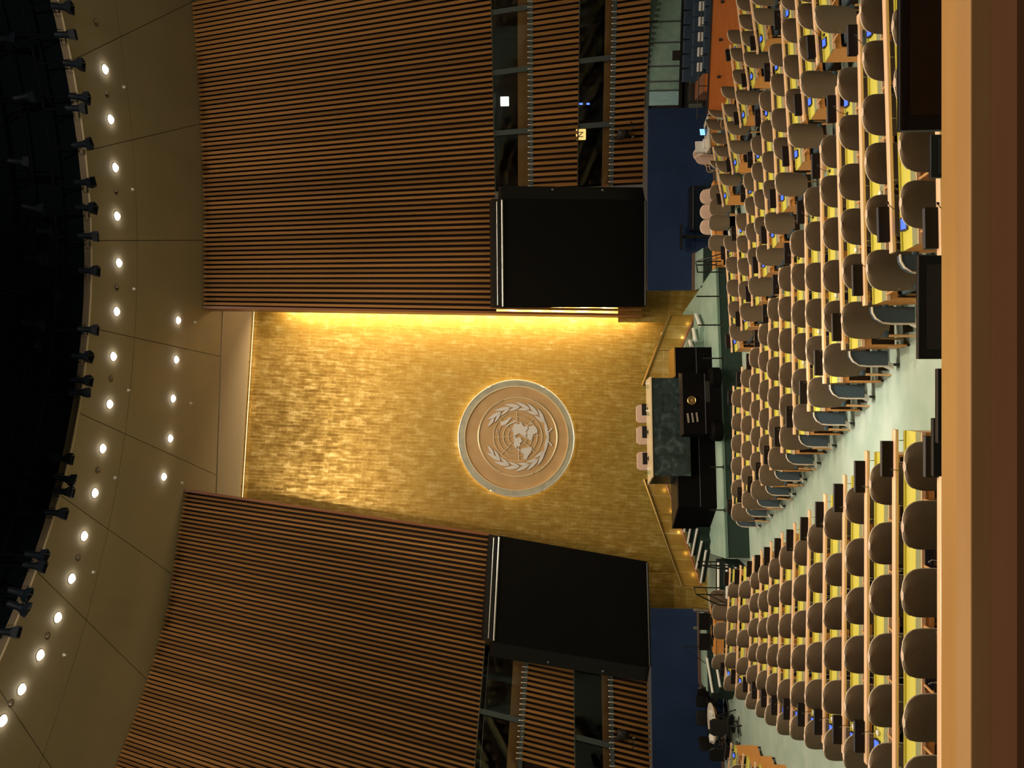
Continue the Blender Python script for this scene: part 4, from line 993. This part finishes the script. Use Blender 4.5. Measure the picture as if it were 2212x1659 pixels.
# ------------------------------------------------------------------ front furniture on the lit side
F0 = FLOORZ[0]
def face(mw_loc, ang): return yawframe(mw_loc, ang)
gA = 'chairs grouped before the lit side blue wall'
tb = PZ(1185, 1535, F0 + .72)
def plain_table(name, label, p, w, d, h, ang, mtop, mleg, cat='table'):
    t = thing(name, label, cat, yawframe((p.x, p.y, F0), ang))
    MB().box(-w / 2, w / 2, -d / 2, d / 2, h - .05, h).obj('top', mtop, t, bevel=.008); MB().box(-w / 2 + .03, w / 2 - .03, -d / 2 + .02, -d / 2 + .05, h - .3, h - .05).obj('apron', mleg, t)
    for sx_ in (-1, 1):
        for sy_ in (-1, 1): MB().box(sx_ * (w / 2 - .05) - .03, sx_ * (w / 2 - .05) + .03, sy_ * (d / 2 - .05) - .03, sy_ * (d / 2 - .05) + .03, 0, h - .05).obj('leg', mleg, t)
    return t
for k, (u, v) in enumerate(((1241, 1524), (1210, 1524), (1177, 1523), (1132, 1519))):
    p = PY(u, v, 24.35 + .05 * k); chair(yawframe((p.x, p.y, F0), -.18 + .1 * (k == 3)), 'taupe chair seen from behind at the orange table, %s counting from the blue seats' % ORD[k], gA)
for k, (u, v) in enumerate(((1236, 1516), (1203, 1512), (1170, 1512))):
    p = PY(u, v, 25.35); chair(yawframe((p.x, p.y, F0), math.pi - .1), 'chair showing its pale front behind the orange table, %s counting from the blue seats' % ORD[k], gA)
p = PY(1172, 1530, 24.86); plain_table('meeting_table', 'narrow orange wooden table between taupe and pale chairs', p, 2.9, .34, .80, .05, M['desk_wood'], M['desk_wood'])
# dark cabinet with a glossy front by the blue wall
def cabinet(p, ang):
    t = thing('equipment_cabinet', 'dark cabinet with glossy front standing against the blue wall', 'cabinet', yawframe((p.x, p.y, F0), ang))
    MB().box(-.8, .8, 0, .45, 0, 1.1).obj('body', mat('cabinet_dark', (.006, .009, .016), .35), t); MB().box(-.75, .75, -.03, 0, .1, .95).obj('door', mat('cabinet_door', (.008, .012, .022), .15), t); MB().box(-.75, .75, -.05, -.03, .97, 1.01).obj('handle_rail', M['tvedge'], t)
    return t
cabinet(PY(1210, 1500, 27.4), -.02)
st2 = thing('camera_pedestal', 'black wall bracket shelf against the blue wall beside the cabinet', 'shelf', yawframe((PY(1149, 1500, 27.6).x, 27.6, F0), -.02))
MB().box(-.45, .45, 0, .35, 1.32, 1.38).obj('shelf', M['black'], st2); MB().box(-.05, .05, .1, .2, 0, 1.32).obj('post', M['black'], st2); MB().box(-.3, .3, 0, .35, 0, .04).obj('foot', M['black'], st2)
# technician's table with papers and lit laptop
p = PY(1365, 1516, 26.0); tt = plain_table('technician_table', 'pale topped wooden table with papers before the blue wall', p, 1.3, .7, .78, .25, M['pale'], M['desk_wood'])
pp = PY(1349, 1512, 26.0)
lp = thing('open_document_box', 'white cardboard box with papers standing on the technician table', 'box', yawframe((PY(1343, 1500, 26.0).x, 26.1, F0 + .78), .2))
MB().box(-.2, .2, -.04, .04, 0, .36).obj('box_panel', M['leaf'], lp); MB().box(-.12, .2, -.2, -.05, 0, .12).obj('paper_stack', M['white'], lp)
lt2 = thing('laptop', 'open laptop with glowing blue screen on the technician table', 'laptop', yawframe((PY(1378, 1500, 26.0).x, 26.0, F0 + .78), .5))
MB().box(-.16, .16, -.12, .1, 0, .018).obj('keyboard', M['black'], lt2); sc_ = MB().box(-.16, .16, .1, .115, .018, .22).obj('lid', M['tvedge'], lt2); MB().box(-.145, .145, .095, .1, .035, .205).obj('display', M['cyan_lit'], sc_)
chair(yawframe((PY(1380, 1510, 24.9).x, 24.9, F0), .55), 'taupe chair turned sideways at the technician table', gA)
for k, (u, y) in enumerate(((1318, 26.7), (1306, 26.3), (1308, 25.8))): chair(yawframe((PY(u, 1520, y).x, y, F0), 2.2 - .25 * k), 'pale fronted chair beside the technician table, %s from the wall' % ORD[k], gA)
chair(yawframe((PY(1400, 1530, 24.4).x, 24.4, F0), .9), 'taupe chair turned sideways near the barrier end', gA)
chair(yawframe((PY(1290, 1530, 24.2).x, 24.2, F0), .9), 'taupe chair with dark seat in front of the first rail', gA)

# ------------------------------------------------------------------ front furniture on the stair side
gB = 'chairs grouped at the foot of the stage stairs'
for k, (u, v, y, a) in enumerate(((368, 1532, 24.4, .15), (339, 1536, 24.0, .1), (300, 1541, 23.8, .05), (236, 1537, 24.0, -.2))):
    p = PY(u, v, y); chair(yawframe((p.x, p.y, F0), a), 'taupe chair near the stage stairs, %s counting from the stage' % ORD[k], gB)
for k, (u, y, w) in enumerate(((352, 25.2, .7), (316, 25.0, 1.1), (277, 24.9, .9))):
    p = PY(u, 1545, y); plain_table('clerk_table', 'small orange clerks table by the blue wall, %s counting from the stage' % ORD[k], p, w, .5, .78, -.05, M['desk_wood'], M['desk_wood'])
for k, (u, y) in enumerate(((316, 25.05), (272, 25.0))):
    p = PY(u, 1545, y); t = thing('clerk_monitor', 'black monitor on the clerks table, %s counting from the stage' % ORD[k], 'monitor', yawframe((p.x, p.y, F0 + .78), -.05))
    MB().box(-.28, .28, -.03, .03, .08, .44).obj('panel', M['tvbezel'], t, bevel=.01); MB().box(-.12, .12, -.1, .1, 0, .02).obj('foot', M['black'], t); MB().box(-.03, .03, -.02, .02, .02, .1).obj('neck', M['black'], t)
for k, (u, y) in enumerate(((340, 25.6), (302, 25.6))):
    p = PY(u, 1520, y); t = thing('microphone_stand', 'short steel floor post behind the clerks table, %s counting from the stage' % ORD[k], 'stand', Matrix.Translation((p.x, p.y, F0)))
    MB().tube([(0, 0, 0), (0, 0, 1.3)], .05, 10).obj('post', M['steel'], t); MB().lathe([(.12, 0), (.11, .02), (.03, .03)], 14).obj('base', M['steel'], t)
p = PY(262, 1500, 26.5); t = thing('music_stand', 'thin black cable mast against the blue wall', 'stand', Matrix.Translation((p.x, p.y, F0)))
MB().tube([(0, 0, 0), (0, 0, 1.5)], .014, 6).obj('mast', M['black'], t); MB().tube([(0, 0, 1.5), (-.75, -.3, .4)], .012, 6).obj('guy_cable', M['black'], t); MB().lathe([(.15, 0), (.14, .02), (.02, .03)], 14).obj('base', M['black'], t)
# dark handrails at the stage stairs
def handrail(name, label, pts, ups):
    t = thing(name, label, 'handrail', Matrix.Translation(Vector((pts[0].x, pts[0].y, ups[0]))))
    o = t.matrix_basis.translation
    MB().tube([p - o for p in pts], .022, 6).obj('rail', M['black'], t); MB().tube([p - o - Vector((0, 0, .35)) for p in pts], .016, 6).obj('middle_rail', M['black'], t)
    for p, z in zip(pts, ups): MB().tube([p - o, Vector((p.x, p.y, z)) - o], .02, 6).obj('post', M['black'], t)
handrail('stair_handrail', 'black metal handrail at the stage end of the stage stairs', [PZ(446, 1508, SZ + .85), PZ(438, 1512, SZ + .85), PZ(430, 1560, F0 + .85)], [SZ, SZ, F0])
handrail('stair_handrail', 'black metal handrail beside the gold wall at the clerks tables', [PZ(390, 1499, SZ + .85), PZ(375, 1504, SZ + .85), PZ(352, 1553, F0 + .85)], [SZ, SZ, F0])
handrail('stair_handrail', 'black metal handrail at the exit stairs on the lit side', [PZ(1071, 1507, SZ + .8), PZ(1094, 1503, SZ + .8), PZ(1110, 1555, F0 + .9)], [SZ, SZ, F0])

# ------------------------------------------------------------------ round table with black chairs
p = PZ(97, 1536, F0 + .74); rt = thing('round_table', 'large round pale table with clutter in front of the blue wall', 'table', Matrix.Translation((p.x, p.y, F0)))
MB().lathe([(.60, .69), (.64, .70), (.64, .74), (.6, .745)], 40).obj('top', M['pale'], rt); MB().lathe([(.3, 0), (.28, .04), (.06, .08), (.06, .69)], 20).obj('pedestal', M['black'], rt)
MB().lathe([(.52, .60), (.55, .69)], 40).obj('apron', M['desk_wood'], rt)
def office_chair():
    t = thing('office_chair', 'x', 'chair', Matrix.Identity(4), 'black chairs around the round table')
    MB().prism([(-.24, .55), (.24, .55), (.26, .9), (.2, 1.02), (-.2, 1.02), (-.26, .9)], .07, 1, -.26).obj('backrest', M['black'], t, bevel=.02); MB().box(-.25, .25, -.2, .25, .42, .5).obj('seat', M['black'], t, bevel=.03)
    MB().lathe([(.03, .06), (.03, .42)], 8).obj('column', M['tvedge'], t)
    for k in range(5): a = 2 * math.pi * k / 5; MB().tube([(0, 0, .08), (.3 * math.cos(a), .3 * math.sin(a), .03)], .02, 6).obj('leg', M['black'], t)
    for s in (-1, 1): MB().tube([(s * .26, -.2, .5), (s * .29, -.15, .68), (s * .29, .1, .68)], .018, 6).obj('armrest', M['black'], t)
    return t
oc = office_chair(); first = True
for k, (dx, dy, a, lab) in enumerate(((.55, .75, 2.5, 'behind, nearest the stage'), (.2, .95, 2.9, 'behind, second from the stage'), (-.3, .95, 3.4, 'behind, third from the stage'), (-.85, .55, 4.1, 'behind, farthest from the stage'), (.35, -.95, .2, 'in front, nearest the stage'), (-.45, -.9, -.3, 'in front, farthest from the stage'))):
    mw = yawframe((p.x + dx, p.y + dy, F0), a); o = oc if first else copy_tree(oc, mw); first = False; o.matrix_basis = mw; o['label'] = 'black office chair at the round table, ' + lab
for k, (dx, dy, m_) in enumerate(((.2, .2, 'white'), (-.1, -.3, 'leaf'), (-.35, .1, 'black'), (.35, -.15, 'leaf'), (-.4, -.25, 'white'))):
    o = MB().hexa([(-.12, -.09, 0), (.12, -.09, 0), (.12, .09, 0), (-.12, .09, 0), (-.11, -.08, .02 + .02 * k), (.11, -.08, .02 + .02 * k), (.11, .08, .02 + .02 * k), (-.11, .08, .02 + .02 * k)]).obj('paper_pile', M[m_], None, mw=yawframe((p.x + dx, p.y + dy, F0 + .745), k)); tag(o, ('white', 'cream', 'black', 'off-white', 'tall white')[k] + ' pile of papers on the round table, ' + ('toward the wall', 'toward the desks', 'beside the middle', 'toward the stage', 'at the far edge')[k], 'papers', 'papers on the round table')
q = PZ(112, 1590, F0); t = thing('camera_tripod', 'folded black tripod standing beside the round table', 'tripod', Matrix.Translation((q.x, q.y, F0)))
for k in range(3): a = 2 * math.pi * k / 3; MB().tube([(0, 0, .62), (.22 * math.cos(a), .22 * math.sin(a), 0)], .02, 6).obj('leg', M['black'], t)
MB().lathe([(.03, .55), (.05, .62), (.05, .72), (.02, .76)], 10).obj('head', M['black'], t)

# ------------------------------------------------------------------ side gallery: glass wall, navy seats, orange barrier
ga, gb = PY(1426, 1400, 28.9), PY(1720, 1400, 28.0)
gd = Vector((gb.x - ga.x, gb.y - ga.y, 0)); GL = gd.length; gd.normalize(); gy = Vector((-gd.y, gd.x, 0))
GZ = .95
gw = thing('wall_glass_right', 'jade glass wall of tall panes behind the navy seats', 'wall', frame(Vector((ga.x, ga.y, GZ)), gd, gy)); gw['kind'] = 'structure'
gtop = 2.62 - GZ; gbot = PY(1500, 1468, 28.6).z - GZ
MB().box(0, GL, .12, .2, 0, gtop).obj('backing', M['booth'], gw)
xs = [.05, .62, .95, 1.5, 2.35, 3.1, 3.9, 4.6, 5.4, GL - .1]
for k, (a, b) in enumerate(zip(xs, xs[1:])):
    if b - a > .1: MB().box(a + .03, b - .03, 0, .03, gbot, gtop - .12).obj('pane', M['jglass2'] if k == 0 else M['jglass'], gw)
MB().box(-.05, GL, -.05, .1, gbot - .12, gbot).obj('frame', M['black'], gw); MB().box(-.05, GL, -.02, .1, gtop - .12, gtop - .02).obj('frame', M['grey'], gw)
for a in xs[1:-1]: MB().box(a - .03, a + .03, -.02, .03, gbot, gtop - .1).obj('mullion', M['grey'], gw)
for k, a in enumerate((1.9, 4.2)): MB().box(a - .2, a + .15, -.03, .0, gbot, gbot + .28).obj('speaker_panel', M['dark'], gw)
gf = thing('gallery_floor', 'dark raised floor under the navy seats', 'platform', frame(Vector((ga.x, ga.y, F0)), gd, gy))
MB().box(-.45, GL, -2.55, .15, 0, .17).obj('deck', M['dark'], gf); MB().box(-.1, GL, -1.5, .15, .17, .34).obj('upper_deck', M['dark'], gf)
gs0 = thing('theatre_chair', 'x', 'seat', Matrix.Identity(4))
MB().box(-.235, .235, -.0, .09, .38, .98).obj('backrest', M['navy'], gs0, bevel=.045)
MB().box(-.235, .235, -.45, .0, .36, .48).obj('seat', M['navy'], gs0, bevel=.035)
MB().box(-.04, .04, -.2, -.1, 0, .38).obj('pedestal', M['black'], gs0)
gs1 = copy_tree(gs0, Matrix.Identity(4)); gs1.name = 'theatre_chair'
MB().box(-.15, .15, -.36, -.26, .66, .84).obj('white_cover', M['white'], gs1, bevel=.02)
def uon(x, yoff, z): return VofP(frame(Vector((ga.x, ga.y, F0)), gd, gy) @ Vector((x, yoff, z)))
used_s = {}
for row, (yo, zz, src, nm) in enumerate(((-1.0, .34, gs0, 'back row'), (-1.95, .17, gs1, 'second row'), (-3.1, .0, gs0, 'front row'))):
    for k in range(9):
        x = .95 + k * .5
        if uon(x, yo, 1)[0] > 1680: continue
        mw = frame(Vector((ga.x, ga.y, F0)), gd, gy) @ Matrix.Translation((x, yo, zz)); 
        if src.name in used_s: o = copy_tree(src, mw)
        else: used_s[src.name] = 1; o = src
        o.matrix_basis = mw; o['category'] = 'seat'; o['group'] = 'navy seats below the glass wall'
        o['label'] = 'navy %s seat below the glass wall, %s, %s counting from the blue wall' % ('padded' if row != 1 else 'white topped', nm, ORD[k])
kb = thing('side_cabinet', 'reddish brown wooden cabinet at the end of the navy seats', 'cabinet', frame(Vector((ga.x, ga.y, F0)), gd, gy) @ Matrix.Translation((.35, -2.6, 0)))
MB().box(-.3, .32, 0, 1.5, 0, .85).obj('body', M['edge_wood'], kb, bevel=.01); MB().box(-.26, .28, -.02, 0, .12, .78).obj('door', M['orange_wood'], kb)
MB().box(-.3, .32, 1.5, 2.2, 0, 1.0).obj('tall_back', M['dark'], kb)
b0 = PY(1415, 1575, 24.3); b1 = PY(1700, 1570, 23.4); bd = Vector((b1.x - b0.x, b1.y - b0.y, 0)); BLn = bd.length; bd.normalize(); by = Vector((-bd.y, bd.x, 0))
bt = thing('gallery_barrier', 'long orange wooden barrier in front of the navy seats', 'barrier', frame(Vector((b0.x, b0.y, F0)), bd, by))
ztop = PY(1500, 1537, 23.7).z - F0
MB().box(0, BLn, 0, .06, 0, ztop).obj('board', M['orange_wood'], bt); MB().box(-.02, BLn, -.02, .09, ztop, ztop + .03).obj('cap', M['dark'], bt)
MB().tube([(-.1, .6, ztop + .22), (BLn, .6, ztop + .22)], .018, 6).obj('handrail', M['dark'], bt)
for k in range(5): MB().tube([(k * BLn / 4.2, .6, -.0), (k * BLn / 4.2, .6, ztop + .22)], .014, 6).obj('rail_post', M['dark'], bt)
for k, x in enumerate((1.1, 2.2, 3.3)): MB().box(x - .04, x + .04, -.03, 0, ztop - .35, ztop - .25).obj('socket', M['dark'], bt)

# ------------------------------------------------------------------ television cameras on the slatted walls
def tv_camera(u, v, label, sgn):
    p, n = on_wall(utfor(u, v), v, -.35); t = thing('television_camera', label, 'camera', frame(p, Vector((n.y, -n.x, 0)), n))
    MB().box(-.16, .16, -.35, .25, -.12, .14).obj('body', M['black'], t, bevel=.02); MB().lathe([(.1, 0), (.11, .2), (.13, .26), (.13, .34), (.1, .35)], 16).obj('lens', M['black'], t, mw=frame((0, -.33, 0), (1, 0, 0), (0, 0, 1), (0, -1, 0)))
    MB().box(-.2, -.1, -.2, .0, .1, .3).obj('viewfinder', M['black'], t, bevel=.01); MB().box(-.08, .08, .0, .5, -.3, -.12).obj('pan_head', M['tvbezel'], t, bevel=.01)
    MB().tube([(sgn * .1, 0, -.3), (sgn * .3, -.1, -.5), (sgn * .45, -.2, -.35)], .02, 6).obj('pan_handle', M['black'], t); MB().lathe([(.012, 0), (.03, .02), (.03, .09), (.01, .11)], 10).obj('cable_plug', M['steel'], t, mw=Matrix.Translation((-.08, .0, -.5)))
tv_camera(1366, 1340, 'black television camera mounted on the slats above the blue wall by the glass', 1)
tv_camera(68, 1340, 'black television camera mounted on the slats above the round table', -1)

# ------------------------------------------------------------------ monitors on stands just below the balcony
def monitor(label, u0, u1, v0, Y, hh, tilt=.0, yaw=0.0):
    zt_ = PY(829, v0, Y).z; w = (u1 - u0) * Y / FPX; x = ((u0 + u1) / 2 - 829.5) * Y / FPX
    fl = FLOORZ[-1] + (FLOORZ[-1] - FLOORZ[-3]) / 2.4 * max(0, 7.7 - Y)
    t = thing('floor_monitor', label, 'monitor', yawframe((x, Y, fl - .12), yaw)); z = zt_ - fl + .12
    MB().box(-w / 2, w / 2, 0, .04, z - hh, z).obj('bezel', M['tvbezel'], t, bevel=.006)
    MB().box(-w / 2 + .09 * w, w / 2 - .09 * w, -.004, .0, z - hh + .05, z - .055).obj('screen', M['tvglass'], t)
    MB().box(-w / 2, w / 2, -.004, .006, z - .004, z + .003).obj('top_edge', M['tvedge'], t)
    MB().box(-.04, .04, .02, .06, 0, z - hh + .1).obj('stand', M['black'], t); MB().box(-.3, .3, -.2, .25, 0, .03).obj('foot', M['black'], t)
    return t
monitor('largest black monitor in the corner above the wooden parapet', 1362, 1700, 1944, 4.3, .42)
monitor('wide black monitor standing in the aisle above the parapet', 882, 1099, 1984, 5.6, .5)
monitor('small black monitor between the largest monitor and the desks', 1262, 1352, 2011, 6.3, .4)
monitor('black monitor low behind the parapet, second from the left desks', 636, 758, 2016, 5.6, .4)
monitor('black monitor lowest behind the parapet in the aisle', 706, 862, 2026, 4.9, .4)

# ------------------------------------------------------------------ parapet in front of the camera
yf = 2.2; pz = PY(829, 2039, yf).z; yn = PZ(829, 2100, pz).y
pw = thing('wall_parapet', 'wide wooden parapet across the bottom of the view', 'parapet', Matrix.Translation((0, yf, 0))); pw['kind'] = 'structure'
MB().hexa([(-4, -.055, pz - .05), (4, -.03, pz - .05), (4, .03, pz - .05), (-4, .03, pz - .05), (-4, -.07, pz), (4, -.07, pz), (4, .025, pz - .006), (-4, .025, pz - .006)]).obj('outer_lip', M['parapet_far'], pw)
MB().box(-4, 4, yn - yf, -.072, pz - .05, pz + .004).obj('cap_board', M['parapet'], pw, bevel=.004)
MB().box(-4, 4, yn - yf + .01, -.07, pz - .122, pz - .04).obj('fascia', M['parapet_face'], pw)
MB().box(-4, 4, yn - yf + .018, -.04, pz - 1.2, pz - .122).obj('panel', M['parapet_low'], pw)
MB().box(-4, 4, -.04, .015, pz - 3.5, pz - .05).obj('outer_face', M['parapet_face'], pw)
